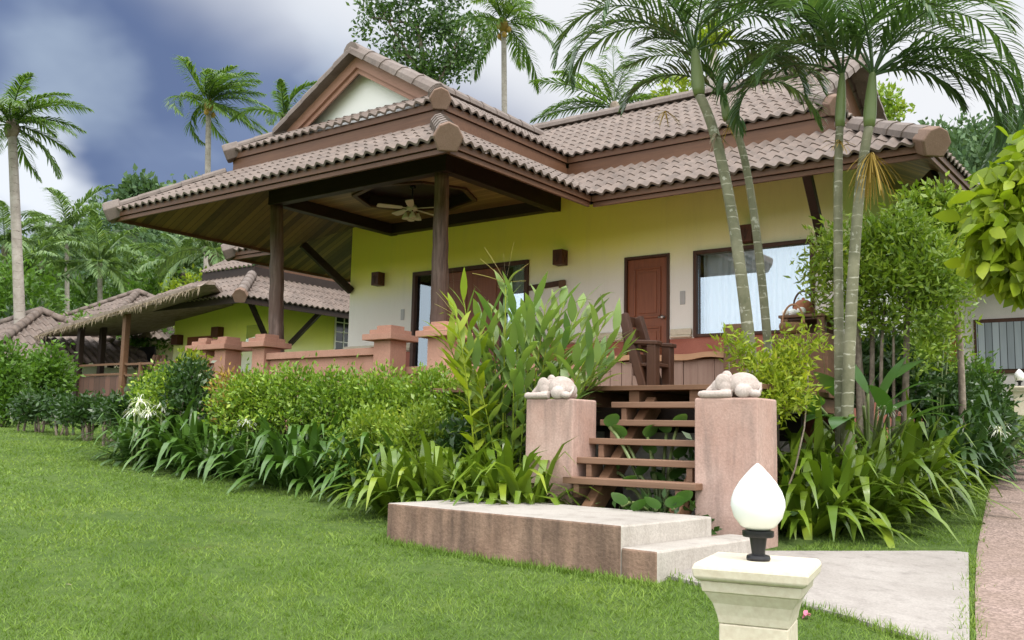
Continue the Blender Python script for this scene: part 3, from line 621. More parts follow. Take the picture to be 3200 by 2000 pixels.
# porch floor, plinth, low parapet
YF = 10.30
build(M().box((-15.0,YF,.86),(-3.9,YW-.006,ZF)), 'porch_floor', MT['terra'], villa, False, .01)
build(M().box((-14.9,YF+.06,-1.3),(-6.35,YF+.3,.858)), 'plinth', MT['terra'], villa)
build(M().box((-6.34,YF+.35,-1.3),(-3.95,YF+.6,.858)), 'stone_footing', MT['stonegrey'], villa)
def parapet_post(x, w_, y=YF-.02, top=1.56):
    b_ = M(); d = .34
    b_.box((x,y-d,-1.2),(x+w_,y,top-.225))
    for o_, z0, z1 in ((.125,top-.224,top-.135),(.05,top-.134,top-.065),(-.025,top-.064,top)): b_.box((x-o_,y-d-o_,z0),(x+w_+o_,y+o_,z1))
    build(b_, 'parapet_post', MT['terra'], villa, False, .008)
for x, w_ in ((-14.38,.30),(-13.83,.30),(-12.82,.31),(-10.01,.34),(-8.95,.32)): parapet_post(x, w_)
for x0,x1,zt_ in ((-12.50,-10.02,1.24),(-14.07,-13.84,1.22)):
    pw = M(); pw.box((x0,YF-.25,-1.2),(x1,YF-.10,zt_-.11)); pw.box((x0,YF-.33,zt_-.108),(x1,YF-.03,zt_))
    build(pw, 'parapet_wall', MT['terra'], villa, False, .008)
# knee braces under the eaves
for p, q in (((-14.95,12.7,3.78),(-14.62,13.80,2.93)),((-4.35,12.3,3.62),(-4.62,13.80,2.75)),((-2.95,13.3,3.6),(-4.45,14.3,2.7))):
    build(M().bar(p, q, .12, .15), 'eave_brace', MT['dark'], villa, False, .012)
# skirt of rough planks below the porch edge, with the live edge board on it
le = M(); xs = np.linspace(-6.3,-4.35,26); wv = .014*np.sin(xs*5)+.008*np.sin(xs*13+1)
le.loft([[(x,YF-.16+.02*math.sin(7*x),.93+z),(x,YF-.005,.93+z),(x,YF-.005,1.0+z*.6),(x,YF-.14+.02*math.sin(7*x),1.0+z*.6)] for x,z in zip(xs,wv)])
build(le, 'live_edge_board', MT['liveedge'], villa, True).modifiers.new('e','EDGE_SPLIT')
x = -6.5; pk = M()
while x < -4.3:
    w_ = rng.uniform(.14,.24); pk.box((x,YF-.09+rng.uniform(-.008,.008),.40),(x+w_-.008,YF-.055,.925)); x += w_
build(pk, 'plank_skirt', MT['grey'], villa)
build(M().box((-4.52,YF-.30,.45),(-4.24,YF-.17,1.30)), 'stair_post', MT['brown'], villa, False, .01)
# ------------------------------------------------------------------ landing, stairs, pillars
def V3(x,y,z): return (x,y,z)
deck = thing('landing_deck', 'low wooden landing deck of weathered planks at the top of the open stairs', 'deck', (-5,9,.5))
pl = M(); y = 8.0
while y < 10.18:
    pl.box((-7.1,y,.452),(-3.25,y+.135,.5+rng.uniform(-.003,.003))); y += .143
build(pl, 'deck_planks', MT['brown'], deck, False, .004)
jb = M()
for x in (-6.5,-5.75,-5.18,-4.62,-3.98,-3.42): jb.box((x,8.06,.30),(x+.11,10.15,.448))
build(jb, 'joists', MT['brown'], deck)
build(M().box((-7.1,8.25,.12),(-3.25,8.37,.298)), 'cross_beam', MT['dark'], deck)
for x in (-6.9,-5.1,-3.45): build(M().box((x,8.4,-1.2),(x+.14,8.54,.298)), 'deck_post', MT['dark'], deck)
build(M().box((-7.1,9.9,.0),(-3.6,9.96,.29)), 'deck_shade_strip', MT['void'], deck)  # dark strip that paints in the shade below the deck, no real boards
tag(build(M().box((-7.1,8.6,-1.2),(-3.55,8.85,.06)), 'stone_wall', MT['stonegrey']), 'low grey rubble stone wall in the shade under the landing', 'wall')
stair = thing('open_stairs', 'open wooden stairs with five brown treads climbing between two pink pillars', 'stairs', (-4,7,-.9))
for k in range(5):
    x0 = -4.664; x1 = -3.40; yf = 7.795-.202*k; z = .3326-.171*k
    build(M().box((x0,yf,z-.055),(x1,yf+.26,z)), 'tread', MT['tread'], stair, False, .006)
    for x in (x0+.10, x1-.19): build(M().box((x,yf+.02,z-.17-.02*0),(x+.055,yf+.22,z-.057)), 'tread_block', MT['tread'], stair, False, .004)
for x in (-4.40, -3.58):
    build(M().bar((x,8.16,.33),(x,6.62,-.98), .10, .17), 'stringer', MT['brown'], stair, False, .01)
# pillars
for (x0, x1), side, lb in (((-5.17,-4.65),0,'pink stucco pillar left of the wooden stairs, half hidden by strap leaves'),((-3.475,-2.93),1,'pink stucco pillar right of the wooden stairs, behind the nearer lamp')):
    p = build(M().box((x0,7.12,-1.25),(x1,7.52,.335)), 'stair_pillar', MT['pink'], None, False, .018, 3); tag(p, lb, 'pillar', 'pink pillars beside the stairs')
# sleeping elephants
def ell(mb, c, r, n=14):
    th = np.linspace(0, math.pi, n)[1:-1]; an = np.arange(n)*2*math.pi/n
    mb.loft([np.stack([c[0]+r[0]*math.sin(q)*np.cos(an), c[1]+r[1]*math.sin(q)*np.sin(an), np.full(n, c[2]-r[2]*math.cos(q))],1) for q in th])
def elephant(loc, rz, label):
    e = M()
    for c, r in (((.075,0,.105),(.135,.12,.105)),((.13,0,.08),(.10,.115,.085)),((-.02,0,.10),(.09,.10,.085)),((-.105,-.03,.085),(.075,.07,.075)),((-.085,.065,.175),(.05,.02,.058)),
                 ((-.055,-.10,.125),(.068,.022,.072)),((-.035,-.108,.085),(.045,.02,.055)),((.13,-.125,.05),(.075,.04,.058)),((.225,-.13,.03),(.045,.04,.034)),((-.20,-.13,.028),(.045,.032,.032)),((.08,.12,.04),(.09,.05,.045))): ell(e, c, r, 16)
    e.tube([(-.14,-.04,.085),(-.185,-.05,.05),(-.22,-.045,.028),(-.26,-.03,.026),(-.29,-.005,.04)], [.046,.038,.031,.027,.024], 10)
    e.tube([(.03,-.125,.030),(-.07,-.14,.028),(-.18,-.135,.027)], [.036,.032,.030], 10); e.tube([(.225,0,.12),(.24,-.05,.07),(.23,-.085,.03)], [.013,.011,.015], 8)
    V_, F_ = e.arrays(); c_, s_ = math.cos(rz), math.sin(rz)
    f = M(); f.add(np.stack([V_[:,0]*c_-V_[:,1]*s_, V_[:,0]*s_+V_[:,1]*c_, np.maximum(V_[:,2], -.002)],1), F_)
    o = build(f, 'elephant_statue', MT['eleph'], None, True); o.location = Vector(loc)
    rm = o.modifiers.new('r','REMESH'); rm.mode = 'VOXEL'; rm.voxel_size = .006; rm.use_smooth_shade = True
    sm = o.modifiers.new('s','SMOOTH'); sm.iterations = 1; sm.factor = .5
    return tag(o, label, 'statue', 'stone elephants on the pillars')
elephant((-4.95,7.26,.337), R(-2), 'carved stone elephant lying on the pillar left of the stairs beside tall green leaves')
elephant((-3.20,7.28,.337), R(3), 'carved stone elephant lying on the pillar right of the stairs near yellow fern')
# cement block step
A_ = R(-4.73); ux = A3(math.cos(A_), math.sin(A_), 0); uy = A3(-math.sin(A_), math.cos(A_), 0); o_ = A3(-5.54,5.73,0)
def P_(a, b_, z): return o_+ux*a+uy*b_+A3(0,0,z)
step = thing('entry_step', 'cement entry platform with one lower step and stained brown side at the stair foot', 'step', (-4.4,6.2,-.9))
w1, w2, dl, zs, z2, zg = 2.32, 2.60, 1.18, -.573, -.714, -1.2
def prism(a0,a1,b0,b1,z0,z1): return [P_(a0,b0,z0),P_(a1,b0,z0),P_(a1,b1,z0),P_(a0,b1,z0),P_(a0,b0,z1),P_(a1,b0,z1),P_(a1,b1,z1),P_(a0,b1,z1)]
FB = [(0,3,2,1),(4,5,6,7),(0,1,5,4),(1,2,6,5),(2,3,7,6),(3,0,4,7)]
def stepmesh(name, a0, a1, z1, back=0.):
    o = build(M().add(prism(a0,a1,0,dl+back,zg,z1), FB), name, [MT['slab'],MT['slabside'],MT['slabend']], step, False, .014, 2)
    for f in o.data.polygons:
        n_ = f.normal; f.material_index = 0 if n_.z > .5 else (1 if (n_.y < -.5 or n_.x < -.5) else 2)
stepmesh('upper_slab', 0, w1, zs); stepmesh('lower_slab', w1+.001, w2, z2, .25)
# ------------------------------------------------------------------ bollard lamps
def bollard(p, rz, label, hgt):
    r = thing('bollard_lamp', label, 'lamp', p, 'cream bollard lamps by the path')
    def sq(prof, name, mat):
        b_ = M(); b_.loft([[(x*h,y*h,z) for x,y in ((-1,-1),(1,-1),(1,1),(-1,1))] for h,z in prof])
        o = build(b_, name, mat, None, False, .006, 3); o.parent = r; return o
    sq([(.118,-.25),(.118,hgt-.21)], 'post', MT['cream'])
    sq([(.1185,hgt-.209),(.124,hgt-.18),(.136,hgt-.14),(.158,hgt-.105),(.160,hgt-.10),(.166,hgt-.098),(.172,hgt-.062)], 'neck_moulding', MT['cream'])
    c_ = sq([(.178,hgt-.061),(.192,hgt-.05),(.196,hgt-.02),(.190,hgt-.004),(.182,hgt)], 'cap', MT['cream'])
    b_ = M().lathe([(.0,0),(.040,0),(.043,.008),(.040,.018),(.024,.022),(.024,.03),(.030,.075),(.031,.082),(.053,.083),(.056,.088),(.056,.104),(.050,.106),(0,.106)])
    o = build(b_, 'lamp_fitting', MT['black'], None, True); o.location = (0,0,hgt); o.parent = r; o.modifiers.new('e','EDGE_SPLIT').split_angle = R(35)
    q = [(.0,0),(.040,.002),(.062,.015),(.085,.045),(.0965,.085),(.095,.108),(.085,.138),(.066,.170),(.044,.197),(.022,.221),(.006,.236),(0,.238)]
    o = build(M().lathe(q, n=36), 'globe', MT['opal'], None, True); o.location = (0,0,hgt+.1065); o.parent = r
    r.rotation_euler = (0,0,rz); return r
lp = at(1791.6,1324,3.6); g = float(gz(lp[0],lp[1]))
bollard((lp[0],lp[1],g), R(12.7), 'cream bollard with white teardrop globe on the lawn in front of the cement step', lp[2]-g)
lp = at(2409,913,21); g = float(gz(lp[0],lp[1]))
bollard((lp[0],lp[1],min(g, lp[2]-.55)), R(10), 'small distant cream bollard lamp among dark shrubs at the far end of the path', max(.55, lp[2]-g))
# ------------------------------------------------------------------ fittings on the villa wall
def sconce(x, z, y, label):
    s_ = .20; r = thing('wall_sconce', label, 'wall lamp', (x,y,z), 'carved wooden wall sconces')
    b_ = M(); h = .27
    b_.loft([[(x-s_/2,y-.195,z_),(x+s_/2,y-.195,z_),(x+s_/2,y-.002,z_),(x-s_/2,y-.002,z_)] for z_ in (z-h/2,z+h/2)])
    build(b_, 'sconce_box', MT['sconce'], r, False, .008)
    c = M()
    for a in (-35, 0, 35): c.bar((x,y-.198,z-.09),(x+.075*math.sin(R(a)),y-.198,z-.09+.17*math.cos(R(a))), .012, .016, (0,1,0))
    for a in (-.3,.35): c.bar((x+.103,y-.10,z-.09),(x+.103,y-.10+a*.2,z+.08), .014, .012)
    build(c, 'carving', MT['frame'], r)
sconce(-13.77,3.11,YW,'brown wooden box sconce left of the porch french door, under the ceiling fan side')
sconce(-9.28,3.13,YW,'brown wooden box sconce between the french door and the red front door')
sconce(-5.79,3.17,YW,'brown wooden box sconce above the picture window behind a palm trunk')
for x,z in ((-13.13,2.35),(-6.943,2.266)):
    build(M().box((x-.045,YW-.018,z-.11),(x+.045,YW-.001,z+.11)), 'switch_plate', MT['grille'], villa, False, .006)
pq = thing('wooden_plaque', 'dark wooden plank and knob hanging on the wall right of the french door', 'wall plaque', (-9.8,YW,2.7))
a = aty(1249,681,YW-.03); c = aty(1322,669,YW-.03)
build(M().bar(a, c, .025, .10), 'plank', MT['frame'], pq, False, .008)
c = aty(1331,669,YW-.03); build(M().box((c[0]-.09,YW-.07,c[2]-.09),(c[0]+.05,YW-.002,c[2]+.06)), 'knob', MT['brown'], pq, False, .03, 3)
# ceiling fan
fx_, fy_ = -11.46, 12.2; fz = 3.98
fan = thing('ceiling_fan', 'pale ceiling fan with lamp cluster hanging in the porch ceiling', 'ceiling fan', (fx_,fy_,4.3))
build(M().tube([(fx_,fy_,fz+.06),(fx_,fy_,4.39)], .013, 8).lathe([(.0,0),(.05,0),(.06,-.05),(0,-.06)], (fx_,fy_,4.395), 16), 'downrod', MT['black'], fan, True)
build(M().lathe([(0,-.055),(.05,-.055),(.095,-.03),(.10,.02),(.07,.06),(0,.065)], (fx_,fy_,fz), 20), 'motor', plain('fan_ivory',(.62,.58,.44),.4), fan, True)
mb_ = plain('fan_blade_paint',(.66,.62,.48),.5)
for k in range(5):
    a = R(20+72*k); d = A3(math.cos(a), math.sin(a), 0); s_ = A3(-d[1], d[0], .2); s_ /= np.linalg.norm(s_); c = A3(fx_,fy_,fz)
    up_ = np.cross(d, s_)*.005
    ring = lambda q, w_: [c+d*q-s_*w_-up_, c+d*q+s_*w_-up_, c+d*q+s_*w_+up_, c+d*q-s_*w_+up_]
    build(M().loft([ring(.09,.02),ring(.17,.02),ring(.19,.055),ring(.40,.068),ring(.60,.072),ring(.63,.05)]), 'blade', mb_, fan)
for k in range(4):
    a = R(50+90*k); c = A3(fx_+.11*math.cos(a), fy_+.11*math.sin(a), fz-.14)
    build(M().lathe([(.022,.06),(.03,.03),(.055,-.015),(.066,-.06),(.060,-.062),(.05,-.02),(.0,.05)], c, 16), 'lamp_shade', plain('fan_shade',(.72,.70,.55),.35), fan, True)
    build(M().tube([(fx_,fy_,fz-.05),(fx_+.06*math.cos(a),fy_+.06*math.sin(a),fz-.05),tuple(c+A3(0,0,.06))], .012, 6), 'lamp_arm', MT['sconce'], fan, True)
# porch chair with curved slatted back
p = aty(873,825,12.4); ch = thing('slatted_chair', 'striped wooden chair on the porch, only its curved slatted back showing over the parapet', 'chair', (p[0],12.4,ZF))
zt_ = p[2]+.06; sl_ = [M(), M()]
for i in range(11):
    q = (i-5)/5; x = p[0]+.34*q; zz = zt_-.09*q*q
    sl_[i%2].bar((x,12.4+.10*q*q,ZF+.3),(x+.02*q,12.55+.10*q*q,zz), .056, .02, (0,1,0))
build(sl_[0], 'back_slats', MT['liveedge'], ch, False, .004); build(sl_[1], 'back_slats', MT['frame'], ch, False, .004)
build(M().box((p[0]-.33,11.95,ZF+.27),(p[0]+.33,12.42,ZF+.31)), 'seat', MT['brown'], ch, False, .008)
for x in (-.3,.27):
    for y in (11.98,12.38): build(M().box((p[0]+x,y,ZF),(p[0]+x+.04,y+.04,ZF+.268)), 'leg', MT['brown'], ch)
# wooden arm chair at the head of the stairs
p = aty(1476,742,9.2); bx = p[0]; wc = thing('garden_armchair', 'rustic brown wooden armchair with leaning back on the landing behind the tall ginger', 'chair', (bx,9.2,.5))
zt_ = p[2]; by = 9.2
for dy in (0, .34):
    build(M().bar((bx+.26,by+dy,.52),(bx-.02,by+dy,zt_), .09, .10), 'back_post', MT['frame'], wc, False, .012)
    build(M().bar((bx+.36,by+dy,.50),(bx+.36,by+dy,1.02), .11, .11, (0,1,0)), 'front_leg', MT['frame'], wc, False, .012)
    build(M().bar((bx+.04,by+dy,1.06),(bx+.44,by+dy,1.03), .13, .045), 'armrest', MT['frame'], wc, False, .01)
bb = M()
for k in range(5): q = .25+k*.17; c = A3(bx+.26-.28*q, by, .52+(zt_-.52)*q); bb.bar(c+A3(-.05,-.04,0), c+A3(-.05,.36,0), .02, .11)
build(bb, 'back_boards', MT['frame'], wc, False, .004); build(M().box((bx+.12,by-.02,.78),(bx+.40,by+.36,.82)), 'seat', MT['frame'], wc, False, .008)
# water jar stand by the window
yS = 10.75; p0, p1 = aty(1842,745,yS), aty(1938,745,yS); zT = p0[2]; x0, x1 = p0[0], p1[0]+.04
st = thing('jar_stand', 'brown wooden jar stand beside the picture window, holding pots', 'stand', ((x0+x1)/2,yS,ZF))
build(M().box((x0-.02,yS,zT-.035),(x1+.02,yS+.5,zT)), 'stand_top', MT['brown'], st, False, .006)
zM = aty(1850,790,yS)[2]-.02
for x in (x0, x1-.09):
    for y in (yS+.02, yS+.40): build(M().box((x,y,zM),(x+.09,y+.08,zT-.036)), 'leg', MT['brown'], st, False, .006)
build(M().box((x0+.091,yS+.41,zM),(x1-.091,yS+.45,zT-.036)), 'back_panel', MT['brown'], st)
build(M().box((x0+.02,yS+.03,(zM+zT)/2+.06),(x1-.02,yS+.4,(zM+zT)/2+.08)), 'shelf', MT['frame'], st)
build(M().box((x0-.12,yS-.2,ZF-.6),(x1+.10,yS+.55,zM-.002)), 'plinth', MT['brown'], st, False, .01)
c = aty(1898,738,yS+.2); kt = thing('clay_kettle', 'terracotta kettle with hoop handle on top of the jar stand', 'kettle', (c[0],yS+.2,zT))
build(M().lathe([(0,0),(.08,0),(.115,.05),(.12,.09),(.10,.15),(.07,.18),(.05,.19),(.015,.2),(.02,.215),(0,.225)], (c[0],yS+.2,zT), 20), 'kettle_body', MT['terracotta'], kt, True)
a = np.linspace(0,math.pi,14); build(M().tube([(c[0]+.12*math.cos(q),yS+.2,zT+.10+.20*math.sin(q)) for q in a], .012, 7), 'hoop_handle', MT['frame'], kt, True)
for u_, s_, lb in ((1856,.045,'small white clay cup, outermost on the jar stand'),(1874,.045,'small white clay cup in the middle of the jar stand top'),(1893,.055,'larger white clay cup in front of the terracotta kettle')):
    c = aty(u_,745,yS+.06); tag(build(M().lathe([(0,0),(s_*.7,0),(s_,s_*.6),(s_*.9,s_*1.2),(s_*.5,s_*1.55),(0,s_*1.65)], (c[0],yS+.06,zT+.001), 14), 'clay_cup', MT['white'], None, True), lb, 'cup', 'white cups on the jar stand')
c = aty(1874,790,yS-.1); bk = thing('wicker_basket', 'dark wicker basket with tall hoop handle standing in front of the jar stand', 'basket', (c[0],yS-.1,zM))
build(M().lathe([(0,0),(.11,0),(.15,.05),(.16,.10),(.15,.13),(.135,.13),(.13,.05),(0,.03)], (c[0],yS-.1,zM), 18), 'basket_bowl', MT['wicker'], bk, True)
a = np.linspace(0,math.pi,16); build(M().tube([(c[0]+.13*math.cos(q),yS-.1,zM+.11+.24*math.sin(q)) for q in a], .012, 7), 'handle', MT['liveedge'], bk, True)
# ------------------------------------------------------------------ neighbouring house on the left
e = A3(-19.96,15.02,3.2); nb = thing('neighbour_bungalow', 'yellow-green neighbouring bungalow with tiled hip roof behind the porch', 'house', (-22,17,.5))
L2 = float(e[0]-aty(276,789,e[1])[0]); W2 = 9.
t1 = M(); zl = e[2]+.18; x0, y0 = e[0]+.06, e[1]-.06
tiles(t1, (x0-L2,y0,zl), X1, Y1, 0, L2, zero, trap(L2, 1.5)); tiles(t1, (x0,y0,zl), Y1, -X1, 0, W2, zero, trap(W2, 1.5)); tiles(t1, (x0-L2,y0,zl), Y1, X1, 0, W2, zero, trap(W2, 1.5))
build(t1, 'lower_roof', MT['tile'], nb, True)
t2 = M(); zu_ = zl+1.12; I2 = 1.4; xu, yu = x0-I2, y0+I2; Wh = (W2-2*I2)/2
LU = float(xu+23.65)
tiles(t2, (xu-LU,yu,zu_), X1, Y1, 0, LU, zero, lambda s: Wh); tiles(t2, (xu-LU,yu+2*Wh,zu_), X1, -Y1, 0, LU, zero, lambda s: Wh)
build(t2, 'upper_roof', MT['tile'], nb, True)
c2 = M(); caps(c2, A3(x0-.1,y0+.1,zl+.1*TA+.05), A3(x0-1.4,y0+1.4,zl+1.4*TA+.05)); build(c2, 'ridge_caps', MT['cap'], nb, True); c2 = M(); endcap(c2, A3(x0+.03,y0-.03,zl-.01), A3(-1,1,1.0*TA)); build(c2, 'hip_end_caps', MT['capend'], nb)
f2 = M(); f2.box((x0-L2,y0+.06,e[2]),(x0-.06,y0+.11,zl)); f2.box((x0-.11,y0+.111,e[2]),(x0-.06,y0+W2,zl)); f2.box((xu-LU,yu+.06,zu_-.25),(xu,yu+.11,zu_-.01)); f2.box((xu-.16,yu+.111,zu_-.25),(xu-.11,yu+2*Wh,zu_-.01))
build(f2, 'fascia_boards', MT['dark'], nb)
g2 = M(); g2.loft([[(x_,yu+.25,zu_),(x_,yu+2*Wh-.25,zu_),(x_,yu+Wh,zu_+Wh*TA-.15)] for x_ in (xu-.45,xu-.37)]); build(g2, 'gable_panel', MT['fascia'], nb)
xw, yw = e[0]-1.0, e[1]+1.9
build(M().box((float(aty(408,850,yw)[0]),yw,-.6),(xw,yw+6.5,3.72)), 'walls', MT['wall2'], nb)
s2 = M(); s2.quad((x0-L2,y0+.1,e[2]+.03),(x0-.1,y0+.1,e[2]+.03),(xw,yw,3.7),(float(aty(408,850,yw)[0]),yw,3.7)); s2.quad((x0-.1,y0+.1,e[2]+.03),(x0-.1,y0+W2,e[2]+.03),(xw,yw+6.5,3.7),(xw,yw,3.7)); build(s2, 'soffits', MT['dark'], nb)
build(M().bar((x0-.5,y0+.6,e[2]+.3),(xw-.2,yw-.02,e[2]-.75), .11,.12), 'eave_brace', MT['dark'], nb); build(M().bar((x0-.15,yw+.9,e[2]+.1),(xw+.02,yw+.6,e[2]-.8), .11,.12), 'eave_brace', MT['dark'], nb)
def pane_on(u0,v0,u1,v1,y,name,mat,par,th=.05):
    a, c = aty(u0,v0,y), aty(u1,v1,y); return build(M().box((a[0],y-th,c[2]),(c[0],y+.01,a[2])), name, mat, par, False, .006)
d2 = pane_on(446,797,498,872,yw,'door',MT['door'],nb); pane_on(586,770,620,806,yw,'window',MT['glass'],nb)
for u_,v_ in ((419,803),(514,785)):
    c = aty(u_,v_,yw-.1); build(M().box((c[0]-.16,yw-.22,c[2]-.15),(c[0]+.16,yw-.002,c[2]+.15)), 'wall_sconce', MT['sconce'], nb, False, .01)
# glass block window on its side wall
r_ = ray(814,785); k_ = xw/r_[0]; c = r_*k_; gy, gz_ = c[1], c[2]
gw = build(M().box((xw-.02,gy-.4,gz_-.6),(xw+.03,gy+.6,gz_+.55)), 'window', plain('dark_pane',(.02,.03,.025),.15), nb)
gr_ = M()
for k in range(4): gr_.box((xw-.02,gy-.415+k*.333,gz_-.61),(xw+.05,gy-.385+k*.333,gz_+.56))
for k in range(5): gr_.box((xw-.02,gy-.41,gz_-.61+k*.2875),(xw+.048,gy+.61,gz_-.58+k*.2875))
build(gr_, 'window_grid', MT['white'], gw)
# thatched pavilion beside it
yA = 14.25; a = aty(84,793,yA); b2 = aty(540,655,yA); xa_, xb_ = float(a[0]), float(b2[0]); ze_ = lambda x: float(a_z+(b_z-a_z)*(x-xa_)/(xb_-xa_)); a_z, b_z = float(a[2]), float(b2[2])
sala = thing('thatched_pavilion', 'open thatched pavilion on brown posts with boarded railing beside the neighbouring bungalow', 'pavilion', ((xa_+xb_)/2,yA,.9))
TS = .10; dp_ = 3.2; nx_ = 60; xs = np.linspace(xa_, xb_-.9, nx_)
MT['thatch'] = stucco('thatch', (.20,.155,.125), (.34,.275,.23), 5, .95, (.13,.095,.07), .9, 30)
rings = []
for x in xs:
    dp_ = .25+2.95*min(1., max(0., (xb_-.9-x)/3.0)); j = rng.normal(0,.02,4); s_ = min(1., (x-xa_)/1.2+.08, (xb_-.9-x)/1.5+.1)
    zE = ze_(x); rings.append([(x,yA,zE-.10*s_+j[0]*.6*s_),(x,yA-.02,zE+.07*s_+j[1]),(x,yA+dp_*.5,zE+.10+dp_*.5*TS+j[2]),(x,yA+dp_,zE+.06+dp_*TS+j[3]),(x,yA+dp_,zE-.05*s_+dp_*TS),(x,yA+.3*min(1,dp_),zE-.06*s_)])
build(M().loft(rings), 'thatch_roof', MT['thatch'], sala)
k = 1100; P = A3(xa_,yA-.03,a_z-.02)+A3(xb_-xa_,0,b_z-a_z)*(.88*rng.random(k)[:,None]); D = rng.normal(0,.35,(k,3))+A3(0,-.25,-1)
Vs, Qs = strips(P, D, .04+.26*rng.random(k)**4, .022, 2, .4); qmesh('straw_fringe', Vs, Qs, LM['straw'], sala)
zF2 = float(aty(240,935,yA+.3)[2]); 
for u_,dd,mt_ in ((187,.3,'dark'),(239,1.0,'dark'),(293,.3,'brown'),(262,2.6,'dark')):
    c = aty(u_,850,yA+dd); build(M().bar((c[0],c[1],zF2-.1),(c[0],c[1],ze_(c[0])+.02+dd*TS), .16, .16,(0,1,0)), 'post', MT[mt_], sala, False, .012)
a = aty(183,895,yA+.3); c = aty(298,882,yA+.3); zr = float(a[2]+c[2])/2; b3 = aty(415,880,yA+.3)
build(M().box((a[0],a[1],zF2-.15),(c[0]-.1,a[1]+.04,zr)), 'rail_boarding', boards('rail_boards','X',.28,(.05,.022,.013),(.13,.06,.04),.05,.6,'Z'), sala)
for z_, x0, x1 in ((zr+.04,a[0],c[0]),(zr+.32,a[0],c[0]),(zr+.0,c[0],b3[0]),(zr+.30,c[0],b3[0])): build(M().bar((x0,a[1],z_),(x1,a[1],z_), .06,.06), 'rail', MT['brown'], sala)
for q in (.3,.62,1.): x = c[0]+(b3[0]-c[0])*q; build(M().bar((x,a[1],zF2-.1),(x,a[1],zr+.34), .09,.09,(0,1,0)), 'rail_post', MT['brown'], sala)
build(M().box((xa_+1.5,yA+.2,-.5),(xb_,yA+3.4,zF2-.02)), 'floor', MT['dark'], sala)
c = aty(368,860,yA+.9); z1 = float(aty(368,838,yA+.9)[2]); sc_ = thing('deck_chair', 'tall brown wooden chair standing on the thatched pavilion floor', 'chair', (c[0],yA+.9,zF2))
for x in (-.36,-.06,.36): build(M().bar((c[0]+x*1.4,yA+.8,zF2),(c[0]+x*.55,yA+1.0,z1), .10,.09), 'leg', MT['brown'], sc_)
build(M().box((c[0]-.42,yA+.7,zF2+.55),(c[0]+.42,yA+1.25,zF2+.62)), 'seat', MT['brown'], sc_)
# far cottages on the left
def cottage(name, label, cx_, cy_, w_, l_, z0, ze, h, wallm):
    r = thing(name, label, 'house', (cx_,cy_,z0))
    build(M().box((cx_-w_*.38,cy_-l_*.38,z0-1),(cx_+w_*.38,cy_+l_*.38,ze-.05)), 'walls', wallm, r)
    q = M(); k = w_/2; u_ = k*TA; a_ = lambda s: max(0, min(s, w_-s))
    tiles(q, (cx_-k,cy_-k,ze), X1, Y1, 0, w_, zero, a_, .26, .5, .035); tiles(q, (cx_+k,cy_-k,ze), Y1, -X1, 0, w_, zero, a_, .26, .5, .035); tiles(q, (cx_-k,cy_-k,ze), Y1, X1, 0, w_, zero, a_, .26, .5, .035)
    for sx,sy in ((-1,-1),(1,-1),(1,1)): caps(q, A3(cx_+sx*k,cy_+sy*k,ze+.04), A3(cx_,cy_,ze+u_+.05))
    build(q, 'roof', MT['tile'], r, True); return r
p = at(95,735,34); cottage('far_cottage', 'distant cottage with steep reddish hip roof behind the coconut trunk', p[0], p[1], 6, 6, 0, p[2]-1.75, 2.6, MT['wall2'])
p = at(336,690,40); cottage('red_roof_cottage', 'cottage with pinkish hip roof peeking over the thatched pavilion roof', p[0]-.3, p[1], 6.6, 6.6, 0, p[2]-3.3*TA, 2.0, MT['cream'])
p = at(345,815,36); ct = cottage('pale_cottage', 'small pale cottage seen between the pavilion posts', p[0], p[1]+1, 5.5, 5.5, 0, p[2], 1.3, MT['cream'])
c = at(345,845,33); build(M().box((c[0]-.5,c[1]-.02,c[2]-.3),(c[0]+.5,c[1]+.03,c[2]+.35)), 'window', MT['black'], ct)
# house beyond the path on the right
yR = 25.5; a, c = aty(2180,700,yR), aty(2560,900,yR); hr = thing('right_bungalow', 'pale bungalow with grey curtained window behind the dark shrubs beside the path', 'house', ((a[0]+c[0])/2,yR,0))
build(M().box((a[0]-1,yR,c[2]-2.2),(c[0],yR+5,a[2]+1.2)), 'walls', stucco('lilac_wall',(.55,.50,.47),(.62,.56,.53)), hr)
w_ = pane_on(2300,756,2480,880,yR,'window',MT['frame'],hr,.06); pane_on(2306,764,2474,870,yR-.065,'pane',boards('grey_curtain','X',.16,(.17,.19,.21),(.34,.37,.40),.12,.6,'Z'),w_,.02); pane_on(2225,755,2264,885,yR,'door',MT['door'],hr,.06)  # curtain folds are shaded in as painted stripes on a flat sheet
c_ = aty(2287,813,yR); build(M().box((c_[0]-.06,yR-.03,c_[2]-.1),(c_[0]+.06,yR-.002,c_[2]+.1)), 'switch_plate', MT['grille'], hr)
t3 = M(); tiles(t3, (a[0]-1.8,yR-1.6,a[2]+.45), X1, Y1, 0, 9, zero, lambda s: 3.6); build(t3, 'roof', MT['tile'], hr, True)
